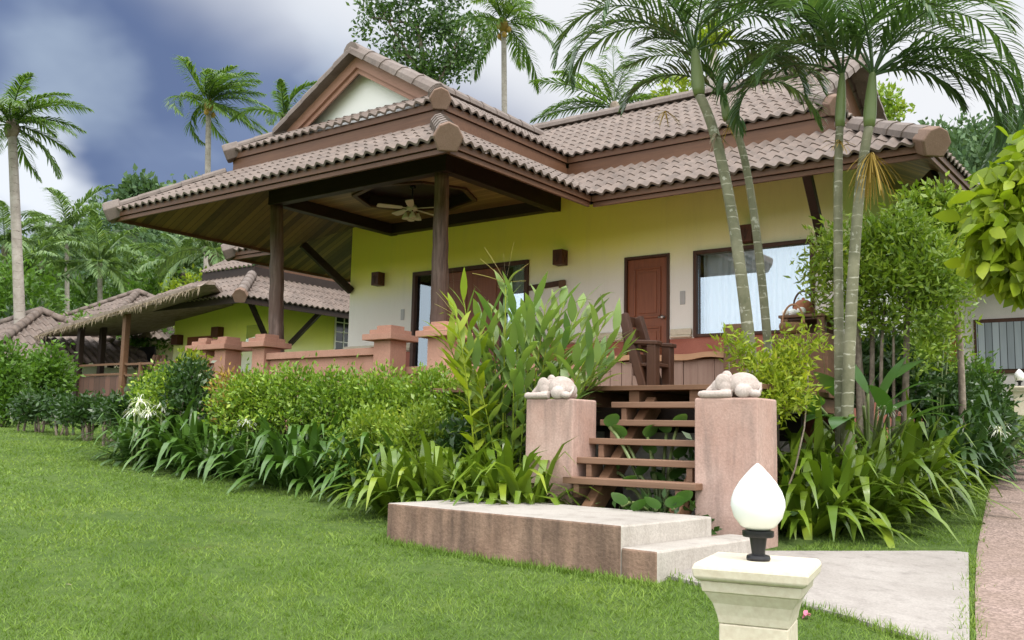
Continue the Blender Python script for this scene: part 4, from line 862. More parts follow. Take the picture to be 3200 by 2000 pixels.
# ------------------------------------------------------------------ planting
CR, CF = A3(math.cos(YAW), math.sin(YAW), 0), A3(-math.sin(YAW), math.cos(YAW), 0)
Zv = A3(0,0,1)
def azdir(a): return CR*math.cos(R(a))+CF*math.sin(R(a))       # 0 = to the right of the photo, 90 = away, 180 = left
def frond(o, az, el, L, droop, nl, ll, lw, ldroop=.5, vee=.25, t0=.14, wind=None, rad=.014, seg=3, sweep=.55, tw=0):
    n = 18; h = azdir(az); p = np.asarray(o,float).copy(); pts = [p.copy()]; T = []
    for k in range(n):
        e_ = R(el)-R(droop)*((k+.5)/n)**1.25; d = h*math.cos(e_)+Zv*math.sin(e_)
        if wind is not None: d = unit(d+np.asarray(wind)*((k+.5)/n))
        p = p+d*L/n; pts.append(p.copy()); T.append(d)
    pts = np.array(pts); T = np.array(T+[T[-1]])
    tt = np.linspace(t0, .995, nl)+rng.uniform(-.3,.3,nl)/nl; tt = np.clip(tt, t0, 1)
    C = np.stack([np.interp(tt*n, np.arange(n+1), pts[:,i]) for i in range(3)],1); Tg = unit(np.stack([np.interp(tt*n, np.arange(n+1), T[:,i]) for i in range(3)],1))
    S = unit(np.cross(Tg, Zv+.01)); Un = np.cross(S, Tg); ac = Acc()
    ln = ll*np.clip(np.sin(np.clip((tt-t0)/(1-t0)*.86+.14,0,1)*math.pi)**.55, .25, 1)
    for s_ in (-1,1):
        D = S*s_*(1-.35*tt[:,None])+Tg*(sweep+.5*tt[:,None])+Un*(vee+rng.normal(0,.10,(nl,1)))+rng.normal(0,.07,(nl,3))
        ac.add(*strips(C, D, ln*rng.uniform(.85,1.08,nl), lw, seg, ldroop*rng.uniform(.6,1.4,nl), None, np.array([.5]+[1]*(seg-2)+[.75,.06]) if seg>2 else np.array([.6,1,.06])))
    an = np.arange(5)*2*math.pi/5
    Sr = unit(np.cross(T, Zv+.01)); Ur = np.cross(Sr, T); rr_ = rad*(1-.85*np.linspace(0,1,n+1))[:,None,None]
    V = pts[:,None]+(Sr[:,None]*np.cos(an)[None,:,None]+Ur[:,None]*np.sin(an)[None,:,None])*rr_
    i = np.arange(n)[:,None]*5; j = np.arange(5)[None]
    ac.add(V.reshape(-1,3), np.stack([i+j,i+(j+1)%5,i+5+(j+1)%5,i+5+j],-1).reshape(-1,4)); return ac.get()
def trunk_pts(ps, n=14):
    ps = np.array(ps); q = np.linspace(0,len(ps)-1,n); 
    return np.stack([np.interp(q, np.arange(len(ps)), ps[:,i]) for i in range(3)],1)
def smooth_pts(ps, n=16):
    ps = np.array(ps)
    if len(ps) == 3:
        q = np.linspace(0,1,n)[:,None]; c = 2*ps[1]-.5*(ps[0]+ps[2]); return (1-q)**2*ps[0]+2*q*(1-q)*c+q*q*ps[2]
    return trunk_pts(ps, n)
# --- slender palms in front of the villa
def garden_palm(label, base, mid, neck, top, r0, fr):
    r = thing('manila_palm', label, 'palm tree', base, 'slender ringed palms in front of the villa')
    r0 *= .80; b0 = A3(*base); b0[2] -= .25; pts = smooth_pts([b0, mid, neck], 22)
    rr_ = r0*(1-.28*np.linspace(0,1,22)); rr_[0] *= 1.25; rr_[1] *= 1.1
    build(M().tube(pts, rr_, 14), 'trunk', MT['palmbark'], r, True)
    q = np.linspace(0,1,9)[:,None]; sp_ = neck*(1-q)+top*q
    build(M().tube(sp_, r0*np.array([.82,.98,1.02,.98,.92,.84,.72,.58,.42]), 12), 'crownshaft', MT['shaft'], r, True)
    for az, el, L, dr in fr:
        V, Q = frond(top-A3(0,0,.06), az, el, L, dr, 44, .45, .028, .65, .40, .14, None, .014, 3)
        qmesh('frond', V, Q, LM['palm'], r)
    return r
def infl(r, c, n, L, mat, sp=.7, down=-.6):                      # branched fruit stalk
    D = rng.normal(0,1,(n,3))*sp; D[:,2] = D[:,2]*.5+down
    V, Q = strips(np.repeat(c[None],n,0), D, rng.uniform(.5,1,n)*L, .012, 4, .5, None, np.array([1,1,.9,.8,.4])); qmesh('fruit_stalk', V, Q, mat, r)
g1 = onground(1808,10.2)
p1_ = garden_palm('palm with thick bowed pale trunk, left one of the leaning pair before the picture window', g1, at(1738,560,10.2), at(1652,225,10.2), at(1640,110,10.2), .088,
  [(178,60,2.1,150),(200,35,2.0,130),(150,50,1.9,120),(225,55,2.1,140),(10,55,1.9,120),(330,50,1.7,130),(60,70,2.0,90),(110,75,2.0,80),(190,78,2.2,120),(270,60,1.7,130),(350,25,1.5,110)])
infl(p1_, at(1695,318,10.15), 16, .32, LM['straw']); infl(p1_, at(1572,262,10.2), 14, .3, LM['gold'])
g2 = onground(1842,10.9)
p2 = garden_palm('palm with thin speckled trunk, right one of the leaning pair before the picture window', g2, at(1783,520,10.9), at(1718,285,10.9), at(1708,215,10.9), .066,
  [(8,40,1.5,120),(340,55,1.4,130),(175,45,1.4,120),(30,65,1.5,90),(150,65,1.5,90),(200,70,1.4,110),(300,50,1.2,120)])
infl(p2, at(1722,300,10.85), 12, .22, LM['gold'])
g3 = onground(1984,9.9)
p3 = garden_palm('straight slim palm, left of the two crossed trunks beside the fern bush', g3, at(1980,600,9.9), at(1984,300,9.9), at(1990,165,9.9), .066,
  [(178,55,1.75,155),(165,35,1.5,140),(200,65,2.0,120),(140,75,2.1,70),(60,78,2.1,70),(185,78,2.2,110),(230,55,1.7,120),(20,70,2.0,100),(290,60,1.6,130)])
infl(p3, at(1985,335,9.85), 16, .30, LM['gold'], .8, -.3)
g4 = onground(1986,9.75)
p4_ = garden_palm('palm with dark leaning trunk and dried fruit stalks, right of the two crossed trunks', g4+A3(.02,-.03,0), at(2016,640,9.75), at(2053,300,9.75), at(2062,165,9.75), .078,
  [(0,36,2.15,165),(352,24,1.9,150),(8,46,2.45,168),(350,40,2.05,150),(15,70,2.5,150),(30,60,2.1,110),(75,78,2.2,70),(120,75,2.1,80),(170,70,2.1,110),(345,75,2.3,130),(300,55,1.8,130),(240,60,1.9,130),(355,20,1.0,90),(190,45,1.5,120)])
infl(p4_, at(2058,360,9.7), 60, .62, LM['gold'], .55, -.9)
# --- coconut palms
def coco(label, u, v0, v1, d, du=0, r0=.16, n=15, L=2.9, wind=None, mat='coco', nuts=0, spec=None, group='coconut palms behind the houses', ub=None):
    top = at(u, v1, d); bp = onground(ub if ub is not None else u+du, d); r = thing('coconut_palm', label, 'palm tree', bp, group)
    mid = (bp+top)/2+CR*(du*.25*d/2246); k = 16
    build(M().tube(smooth_pts([bp-A3(0,0,.3), mid, top], k), r0*(1.25-.55*np.linspace(0,1,k)**.4), 10), 'trunk', MT['cocobark'], r, True)
    hd = M(); ell(hd, top+A3(0,0,.0), (r0*1.25,r0*1.25,.34), 8); build(hd, 'crown_heart', LM['gold'] if nuts else MT['treebark'], r, True)
    if spec is None: spec = [(137.5*i+rng.uniform(-15,15), 78-100*(i/n)**1.1+rng.uniform(-8,8), L*rng.uniform(.85,1.08), rng.uniform(55,95)) for i in range(n)]
    for az, el, l_, dr in spec:
        V, Q = frond(top+A3(0,0,.12), az, el, l_, dr, 50, l_*.28, .055 if d < 45 else .085, .9, .12, .10, wind, .03, 2, .65); qmesh('frond', V, Q, LM[mat], r)
    for i in range(nuts):
        a = rng.uniform(0,6.28); b_ = M(); ell(b_, top+A3(.28*math.cos(a), .28*math.sin(a), rng.uniform(-.5,.1)), (.11,.11,.13), 8); build(b_, 'coconut', plain('husk',(.40,.24,.05),.5), r, True)
    return r
coco('tall coconut palm at the left edge with long grey trunk standing on the lawn', 28, 975, 305, 33, 0, .19, 17, 2.45, CR*.8, 'coco', 0, None, 'coconut palms behind the houses', 56)
coco('wind-blown coconut palm on a thin straight trunk against the dark storm cloud', 493, 640, 250, 42, -6, .16, 19, 2.85, CR*1.3, 'coco', 2)
coco('tall coconut palm with clusters of orange nuts rising behind the villa ridge', 1190, 280, 62, 38, 4, .16, 17, 3.3, None, 'coco', 9)
coco('coconut palm whose fronds fan out just above the ridge of the main roof', 1452, 300, 262, 30, 0, .16, 13, 3.0, None, 'coco', 0, [(178,35,2.9,40),(165,8,2.8,30),(190,15,2.5,55),(120,70,2.6,40),(60,75,2.6,45),(10,55,2.6,60),(350,25,2.6,60),(90,80,2.8,30),(150,55,2.8,45),(30,40,2.4,60),(0,5,2.4,40)])
coco('coconut palm half hidden behind the left slope of the porch gable', 672, 420, 288, 36, 0, .15, 9, 2.2, CR*.3, 'coco', 0)
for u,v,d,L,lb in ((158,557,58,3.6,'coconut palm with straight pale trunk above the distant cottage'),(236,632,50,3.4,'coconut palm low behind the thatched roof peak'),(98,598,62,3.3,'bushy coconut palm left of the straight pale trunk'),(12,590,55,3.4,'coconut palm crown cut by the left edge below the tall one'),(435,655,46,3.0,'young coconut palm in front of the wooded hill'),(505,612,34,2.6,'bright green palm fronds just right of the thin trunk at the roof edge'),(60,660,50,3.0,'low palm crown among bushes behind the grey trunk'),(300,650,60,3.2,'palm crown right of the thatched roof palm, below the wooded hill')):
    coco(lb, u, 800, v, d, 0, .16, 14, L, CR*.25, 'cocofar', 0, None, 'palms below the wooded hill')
# --- trees and shrubs made of leaf clusters
def shrub(name, label, cat, bl, n, size, mat, group=None, stems=(), ratio=.5, twig=9, spread=.12, r0=.02, smat='treebark', updir=.25, oval=False):
    bl = np.array(bl, float); c = bl[:,:3].mean(0); g = float(gz(c[0], c[1])); r = thing(name, label, cat, (c[0],c[1],g), group)
    V, Q = blobs(bl, n, size, ratio, twig, spread, updir, oval); qmesh('foliage', V, Q, LM[mat], r)
    mb = M()
    for a, b_, rad in stems: mb.tube(smooth_pts([a, (np.asarray(a)+b_)/2+rng.normal(0,.04,3), b_], 8), rad*(1-.5*np.linspace(0,1,8)), 7)
    if not len(stems):
        for k in range(6):
            b_ = bl[rng.integers(len(bl))]; a = A3(c[0]+rng.normal(0,.1), c[1]+rng.normal(0,.1), g-.1); mb.tube(smooth_pts([a, (a+b_[:3])/2+rng.normal(0,.08,3), b_[:3]], 6), r0*(1-.6*np.linspace(0,1,6)), 6)
    build(mb, 'stems', MT[smat], r, True); return r
def bb_(u, v, d, rx, rz=None, ry=None):      # ellipsoid around a surveyed centre, radii in grid pixels
    k = d/2246; rz = rz or rx; return (*at(u,v,d), rx*k, (ry or rx)*k, rz*k)
# hedge in front of the porch
for i,(u,v,d,rx,rz,n,mt,lb) in enumerate([
  (385,920,13.9,60,52,2600,'hedge','leafy bush at the left end of the hedge behind the white lilies'),
  (450,905,13.6,48,55,2200,'dark','dark bush beside the leftmost pink parapet post'),
  (590,945,12.7,80,62,5200,'hedge','rounded yellow-green hedge bush below the second parapet post'),
  (690,930,12.4,85,58,5200,'hedge','yellow-green hedge bush below the left tree-trunk column'),
  (800,940,12.0,85,62,5200,'hedge','yellow-green hedge bush below the middle of the low parapet wall'),
  (905,945,11.6,85,66,5200,'hedge','dense hedge bush under the parapet post left of the right column'),
  (1010,945,11.2,85,70,5200,'hedge','tall hedge bush under the right tree-trunk column'),
  (1095,975,10.7,75,75,4600,'hedge','hedge bush touching the tall ginger stems'),
  (880,1050,10.6,85,80,5200,'bush','bright fine-leaved bush pushing out of the hedge onto the lawn'),
  (985,1050,10.2,85,80,5200,'bush','bright fine-leaved bush above the lilies by the cement step'),
  (1120,1065,9.9,80,70,3800,'dark','dark leafy bush behind the lilies left of the pink pillar')]):
    shrub('hedge_bush', lb, 'bush', [bb_(u,v,d,rx,rz), bb_(u-rx*.5,v+rz*.35,d+.1,rx*.7,rz*.7), bb_(u+rx*.5,v+rz*.4,d+.1,rx*.7,rz*.7), bb_(u+rx*.1,v-rz*.35,d,rx*.6,rz*.75), bb_(u,v+rz*.95,d-.15,rx*.95,rz*.55)], n, .062 if mt != 'dark' else .085, mt, 'clipped hedge bushes in front of the porch', (), .45, 10, .10, .012, 'treebark', .5)
shrub('croton_bush', 'thin orange and yellow croton below the leftmost parapet posts', 'bush', [bb_(535,935,13.0,28,55),bb_(560,985,12.8,30,40)], 700, .09, 'gold', None, (), .3)
shrub('fern_bush', 'feathery yellow-green bush behind the right pink pillar and elephant', 'bush', [bb_(1815,890,9.0,62,34),bb_(1865,850,9.1,46,34),bb_(1760,838,9.1,34,16),bb_(1845,930,8.9,66,36),bb_(1905,803,9.1,32,9),bb_(1722,806,9.1,26,7),bb_(1800,960,8.9,55,35)], 3400, .072, 'fern', None, (), .33, 12, .11, .012)
# --- strap-leaved lilies
def lilymesh(nm, n, L, W, mat):
    a = rng.uniform(0,6.283,n); el = R(30)+R(55)*rng.random(n)**.8; D = np.stack([np.cos(a)*np.cos(el), np.sin(a)*np.cos(el), np.sin(el)],1)
    P = np.stack([np.cos(a)*.05, np.sin(a)*.05, np.full(n,-.05)],1)
    V, Q = strips(P, D, L*rng.uniform(.65,1.1,n), W*rng.uniform(.8,1.15,n), 6, rng.uniform(.5,1.2,n), None, np.array([.6,.95,1,.93,.76,.45,.03])); 
    o = qmesh(nm, V, Q, mat, None, True); return o
def flower(par, p, h, s_=1.):
    P0 = np.repeat((p+A3(0,0,h))[None], 46, 0); D = rand_dir(46); D[:,2] = np.abs(D[:,2])*.9
    V, Q = strips(P0, D, .15*s_*rng.uniform(.7,1.1,46), .010, 4, 1.1, None, np.array([.7,1,1,.8,.2])); qmesh('flower_head', V, Q, LM['petal'], par)
    build(M().tube([p, p+A3(.02,0,h*.5), p+A3(0,0,h)], .012, 6), 'flower_stalk', MT['shaft'], par, True)
def clumps(name, spots, L, W, mat, n, label, group, nv=4):
    src = []
    for k in range(nv): src.append(lilymesh(name, n, L, W, LM[mat])); tag(src[-1], label, 'lily', group)
    for i, (p, s_) in enumerate(spots):
        if i < nv: o = src[i]
        else: o = src[i % nv].copy(); COL.objects.link(o)
        o.location = Vector(tuple(p)); o.rotation_euler = (0,0,rng.uniform(0,6.28)); o.scale = (s_,)*3
    for k in range(len(spots), nv): bpy.data.objects.remove(src[k])
spots = []
for row, y, x0_, x1_ in ((0,7.45,-12.3,-7.0),(1,7.95,-12.5,-6.9),(2,8.4,-12.7,-8.5)):
    for x in np.arange(x0_, x1_, .40):
        xx, yy = x+rng.uniform(-.1,.1), y+rng.uniform(-.12,.12)+.0*x; spots.append((A3(xx,yy,gz(xx,yy)), rng.uniform(1.0,1.35)))
clumps('strap_lily', spots, .92, .074, 'lily', 46, 'dark green strap-leaved lily clump in the border between the open lawn and the hedge', 'strap lilies along the lawn border')
spots = []
for u,d in ((930,9.3),(985,9.1),(1040,8.9),(1095,8.75),(1150,8.65),(1205,8.5),(1255,8.4),(1000,9.6),(1070,9.4),(1140,9.2),(1210,8.95),(1110,9.0),(1180,8.75)):
    spots.append((onground(u,d), rng.uniform(.95,1.25)))
clumps('strap_lily', spots, .90, .08, 'lilyb', 42, 'bright strap-leaved lily clump between the cement step and the left pink pillar', 'bright lilies left of the step')
spots = []
for u,d in ((1850,9.0),(1905,8.9),(1960,9.0),(2015,9.3),(2070,9.6),(2120,10.1),(2165,10.6),(1875,9.6),(1935,9.7),(1995,9.9),(2055,10.2),(2110,10.7),(2160,11.2),(1900,10.3),(1970,10.5),(2040,10.8),(1840,9.9),(2100,11.3)):
    spots.append((onground(u,d), rng.uniform(1.05,1.4)))
clumps('strap_lily', spots, .98, .082, 'lilyb', 44, 'bright strap-leaved lily clump right of the right pink pillar', 'bright lilies right of the pillar')
spots = [(onground(u,d), rng.uniform(1.1,1.4)) for u,d in ((2215,11.6),(2265,11.8),(2310,12.2),(2240,12.3),(2290,12.8),(2325,13.2),(2200,12.4),(2330,13.9))]
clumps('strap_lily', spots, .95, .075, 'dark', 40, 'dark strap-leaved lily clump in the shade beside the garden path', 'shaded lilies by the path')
fl = thing('white_spider_lily', 'cluster of white spider lily blooms at the left end of the border', 'flower', onground(345,13.6), 'white spider lily blooms')
for u,v in ((330,950),(318,975),(352,978),(382,962)): 
    p = at(u,v,13.5); g = float(gz(p[0],p[1])); flower(fl, A3(p[0],p[1],g), p[2]-g, 1.25)
for u,v,d,s_,lb in ((585,1000,12.3,1.1,'white spider lily bloom in the middle of the left border'),(2098,972,10.4,1.1,'white spider lily bloom under the large leaves on the right'),(2362,1022,12.4,1.35,'white spider lily bloom hanging over the garden path')):
    p = at(u,v,d); g = float(gz(p[0],p[1])); f_ = thing('white_spider_lily', lb, 'flower', (p[0],p[1],g), 'white spider lily blooms'); flower(f_, A3(p[0],p[1],g), p[2]-g, s_)
# --- ginger
gg = thing('ginger_plant', 'tall ginger clump with long pointed leaves and dry flower spikes left of the stairs', 'plant', onground(1230,9.4))
st_ = M(); ac = Acc(); dr_ = Acc(); acy = Acc()
tops = [(1075,660),(1095,640),(1130,690),(1160,655),(1195,610),(1215,640),(1245,690),(1262,655),(1290,650),(1300,690),(1335,640),(1352,690),(1380,640),(1400,660),(1430,690),(1455,725),(1470,760),(1060,740),(1110,760),(1150,745),(1320,745),(1390,730),(1225,735),(1275,760),(1425,770),(1350,780),(1180,790),(1295,800),(1090,800),(1240,690),(1190,700),(1410,820)]
for k,(u,v) in enumerate(tops):
    d = rng.uniform(9.1,9.9); tp = at(u,v+70,d); bs = onground(1215+(u-1260)*.28+rng.uniform(-25,25), 9.4+(d-9.5)*.6)
    pts = smooth_pts([bs-A3(0,0,.05), bs*.48+tp*.52+(bs-tp)*A3(.10,.10,0), tp], 14); st_.tube(pts, .010*(1-.5*np.linspace(0,1,14)), 6)
    T = unit(np.gradient(pts, axis=0)); nl = 18; q = np.linspace(.30,1.0,nl); i_ = q*13
    C = np.stack([np.interp(i_, np.arange(14), pts[:,j]) for j in range(3)],1); Tg = np.stack([np.interp(i_, np.arange(14), T[:,j]) for j in range(3)],1)
    az = rng.uniform(0,math.pi)+rng.normal(0,.55,nl)+np.arange(nl)%2*math.pi; S = np.stack([np.cos(az),np.sin(az),np.zeros(nl)],1)
    D = S*(1.15-.62*q[:,None])*rng.uniform(.7,1.25,(nl,1))+Tg*(.5+.6*q[:,None]); L = .40*rng.uniform(.65,1.1,nl)*(1-.25*(q-.5)**2)
    V, Q = strips(C, D, L, (.088*rng.uniform(.8,1.15,nl)), 5, .30*rng.uniform(.2,2.2,nl), None, np.array([.22,.75,1,.85,.5,.04]))
    (acy if k in (0,1,17,28) else ac).add(V, Q)
for u,v in ((1150,585),(1190,600),(1212,575),(1140,610),(1120,640),(1030,715),(1070,640),(1245,620),(1035,690),(1240,660)):
    tp = at(u,v,9.4); o2 = at(1195 if u>1100 else 1075, 668 if u>1100 else 745, 9.4)
    V, Q = strips(o2[None], (tp-o2)[None], np.linalg.norm(tp-o2)*1.04, .04, 6, .12, None, np.array([.7,1,.8,1,.8,.9,.4])); dr_.add(V, Q)
build(st_, 'stems', LM['fern'], gg, True); qmesh('leaves', *ac.get(), LM['ginger'], gg, True); qmesh('yellowing_leaves', *acy.get(), LM['fern'], gg, True); qmesh('dry_flower_spikes', *dr_.get(), LM['spike'], gg)
# --- big-leaved plants
def bigleaf(name, label, base, lv, mat='big', group=None):
    r = thing(name, label, 'plant', base, group); ac = Acc(); sm = M()
    for tip0, tip1, w_, dr in lv:          # leaf blade from tip0 (stalk end) to tip1
        a, c = np.asarray(tip0), np.asarray(tip1); L = np.linalg.norm(c-a)
        V, Q = strips(a[None], (c-a+A3(0,0,dr*L*.8))[None], L*1.1, w_, 9, dr, None, np.array([.1,.6,.88,1,1,.95,.85,.65,.35,.02])); qmesh('leaf_blade', V, Q, LM[mat], r, True)
        sm.tube(smooth_pts([A3(*base)-A3(0,0,.1), (A3(*base)+a)/2+A3(0,0,.1), a], 8), .016, 6)
    build(sm, 'leaf_stalks', MT['shaft'], r, True)
bigleaf('heliconia', 'heliconia with broad dark paddle leaves behind the crossed palm trunks', onground(2050,10.9),
  [(at(1955,960,10.6),at(1945,840,10.6),.42,.1),(at(2050,930,10.6),at(1985,830,10.7),.35,.35),(at(2075,945,10.5),at(2135,845,10.6),.30,.3),(at(2100,980,10.3),at(2060,905,10.2),.28,.5),(at(2120,1010,10.3),at(2290,955,10.2),.30,.45),(at(2080,985,10.3),at(2215,945,10.6),.26,.5),(at(1930,985,9.9),at(1870,945,9.6),.24,.4),(at(1960,985,9.7),at(1905,1000,9.4),.22,.5),(at(2010,990,9.7),at(1970,1020,9.3),.22,.6),(at(2100,900,10.9),at(2180,850,11.2),.26,.3),(at(2000,950,10.2),at(1930,880,10.0),.34,.3),(at(2090,960,10.0),at(2190,900,10.0),.34,.4),(at(2040,960,9.9),at(2075,880,9.9),.30,.35),(at(2150,990,10.0),at(2260,990,10.0),.28,.5),(at(1935,960,9.5),at(1890,930,9.3),.28,.4)])
p = onground(1560,8.3); lv = []
bigleaf('taro_plant', 'shaded leafy plant growing under the wooden stairs', p, [(at(u,v+24,dd),at(u+du,v-10,dd-.06),.17,.5) for u,v,du,dd in ((1470,1170,-16,7.75),(1590,1178,10,7.6),(1500,1185,22,7.7),(1510,1100,20,8.4),(1560,1120,-15,8.5),(1600,1060,18,8.5),(1540,1050,-15,8.6),(1590,1110,20,8.4),(1450,1090,-12,8.6),(1610,1165,14,7.7),(1530,1010,15,8.7),(1575,1000,-15,8.7),(1470,1010,-15,8.7),(1600,985,15,8.7),(1440,985,12,8.7),(1550,1180,-20,7.6),(1480,1130,14,8.3))])
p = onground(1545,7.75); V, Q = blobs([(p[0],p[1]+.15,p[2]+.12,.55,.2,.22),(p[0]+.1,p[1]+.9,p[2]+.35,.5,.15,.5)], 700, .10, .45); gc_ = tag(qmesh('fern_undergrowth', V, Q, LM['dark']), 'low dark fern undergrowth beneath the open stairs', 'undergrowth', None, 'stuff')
# --- trees on the right
tr = [bb_(2060,590,11.6,85,60),bb_(2130,560,11.8,80,55),bb_(2010,660,11.4,75,65),bb_(2100,680,11.5,95,70),bb_(2190,650,11.6,80,75),bb_(2235,690,11.7,55,50),bb_(1960,590,11.4,50,60),bb_(2180,590,11.9,70,50),bb_(1920,640,11.3,28,18),bb_(1990,735,11.3,38,28),bb_(2160,750,11.4,60,28),bb_(2245,780,11.5,36,40),bb_(2190,840,11.3,34,26),bb_(2075,760,11.5,40,18),bb_(1935,700,11.2,22,14),bb_(1905,665,11.2,18,8),bb_(2120,520,11.6,40,14),bb_(2040,540,11.6,36,14)]
b0 = onground(2100,11.5)
tr = [(*q[:3],q[3]*.9,q[4]*.85,q[5]*.8) for q in tr]
shrub('ficus_tree', 'bushy light green tree with several grey stems beside the villa right wall', 'tree', tr, 12500, .092, 'bush', None,
  [(onground(u,11.4), at(u2,v2,11.5), r_) for u,u2,v2,r_ in ((2030,2022,700,.05),(2046,2060,650,.04),(2085,2090,700,.03),(2128,2145,640,.05),(2105,2110,720,.025),(2072,2030,620,.03))], .32, 12, .15)
shrub('upper_tree', 'leafy tree reaching up against the dark right eave of the villa', 'tree', [bb_(2190,510,12.6,50,35),bb_(2250,530,12.6,60,45),bb_(2290,600,12.7,55,60),bb_(2170,480,12.4,30,20),bb_(2230,470,12.6,30,20)], 4200, .10, 'bush', None, [(onground(2270,12.6), at(2240,540,12.6), .05)], .45, 11, .15)
lt = [bb_(2415,430,8.6,55,35),bb_(2375,530,8.5,42,38),bb_(2440,540,8.6,60,55),bb_(2355,610,8.6,36,30),bb_(2420,640,8.7,50,36),bb_(2460,400,8.6,45,45)]
shrub('lime_tree', 'lime green tree with big drooping oval leaves at the right edge', 'tree', lt, 1100, .18, 'bright', None, [(onground(2850,9.6), at(2430,560,8.7), .05), (at(2430,560,8.7), at(2370,450,8.6), .03)], .52, 5, .16, .02, 'treebark', -.35, True)
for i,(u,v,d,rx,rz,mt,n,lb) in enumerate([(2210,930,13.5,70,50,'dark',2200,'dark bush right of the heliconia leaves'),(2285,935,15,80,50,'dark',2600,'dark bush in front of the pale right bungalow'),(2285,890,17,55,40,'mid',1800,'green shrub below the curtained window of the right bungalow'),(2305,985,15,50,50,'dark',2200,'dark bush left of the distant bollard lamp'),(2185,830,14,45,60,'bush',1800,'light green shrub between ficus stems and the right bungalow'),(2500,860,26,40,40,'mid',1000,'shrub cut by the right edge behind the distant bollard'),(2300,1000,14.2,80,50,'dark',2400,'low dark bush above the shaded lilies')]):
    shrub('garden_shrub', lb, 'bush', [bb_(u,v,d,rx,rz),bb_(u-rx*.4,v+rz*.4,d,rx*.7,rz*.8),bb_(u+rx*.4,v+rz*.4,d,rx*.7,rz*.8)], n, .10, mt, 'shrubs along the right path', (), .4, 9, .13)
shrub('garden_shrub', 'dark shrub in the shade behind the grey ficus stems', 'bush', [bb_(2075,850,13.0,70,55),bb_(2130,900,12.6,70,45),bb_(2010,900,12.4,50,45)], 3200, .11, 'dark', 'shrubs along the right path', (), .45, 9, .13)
# fan palm shrub
fp = thing('fan_palm', 'small fan palm with spiky fingered leaves near the right bungalow', 'plant', onground(2200,13.2)); ac = Acc()
for u,v in ((2190,800),(2230,790),(2215,840),(2245,770)):
    c = at(u,v,12.9); k = 22; a = np.linspace(-1.9,1.9,k); az = azdir(rng.uniform(200,340)); S = np.cross(az, Zv); D = az[None]*.35+S[None]*np.sin(a)[:,None]+Zv[None]*np.cos(a)[:,None]
    ac.add(*strips(np.repeat(c[None],k,0), D, .34, .028, 3, .35, None, np.array([.4,1,.8,.05])))
qmesh('fan_leaves', *ac.get(), LM['bush'], fp); sm = M(); [sm.tube([onground(2210,13.2), at(u,v,12.9)], .012, 6) for u,v in ((2190,800),(2230,790),(2215,840),(2245,770))]; build(sm, 'leaf_stalks', MT['shaft'], fp, True)
# --- big tree behind the roof
d = 31; bl = [bb_(u,v,d,a,c) for u,v,a,c in ((985,70,58,45),(930,140,48,38),(1010,150,60,45),(1075,150,50,45),(1100,115,45,42),(1045,60,50,40),(880,10,45,28),(862,70,18,32),(905,35,40,20),(1000,185,40,22),(960,10,50,30),(1060,-20,60,35),(940,-60,70,40),(1020,190,45,25),(1120,60,30,25),(925,95,30,22))]
shrub('broadleaf_tree', 'broadleaf tree with pale branches and gaps of sky behind the porch gable', 'tree', [(*b_[:3],b_[3]*.82,b_[4]*.82,b_[5]*.82) for b_ in bl], 7200, .17, 'tree', None,
  [(onground(1010,d), at(1005,230,d), .28)]+[(at(u,v,d), at(u2,v2,d), r_) for u,v,u2,v2,r_ in ((1005,230,985,60,.13),(1005,230,1085,120,.11),(985,150,930,110,.06),(1000,190,900,20,.07),(985,60,870,40,.05),(1050,160,1100,60,.05))], .5, 10, .30)
shrub('small_tree', 'small bright tree top showing behind the right ridge of the roof', 'tree', [bb_(2075,240,26,40,28),bb_(2100,265,26,28,20),bb_(2040,255,26,30,25),bb_(2060,300,26,40,40)], 1500, .16, 'bush', None, [(onground(2075,26), at(2075,260,26), .12)], .5, 9, .2)
tg = thing('grey_trunk', 'thick pale grey tree trunk rising behind the main roof between palm fronds', 'tree', onground(1690,24)); build(M().tube([onground(1695,24), at(1692,300,24), at(1686,190,24), at(1682,120,24)], [.35,.33,.20,.12], 12), 'trunk', MT['cocobark'], tg, True)
V, Q = blobs([bb_(1610,225,25,60,30),bb_(1680,90,24,45,25)], 900, .2, .4); qmesh('foliage', V, Q, LM['fern'], tg)
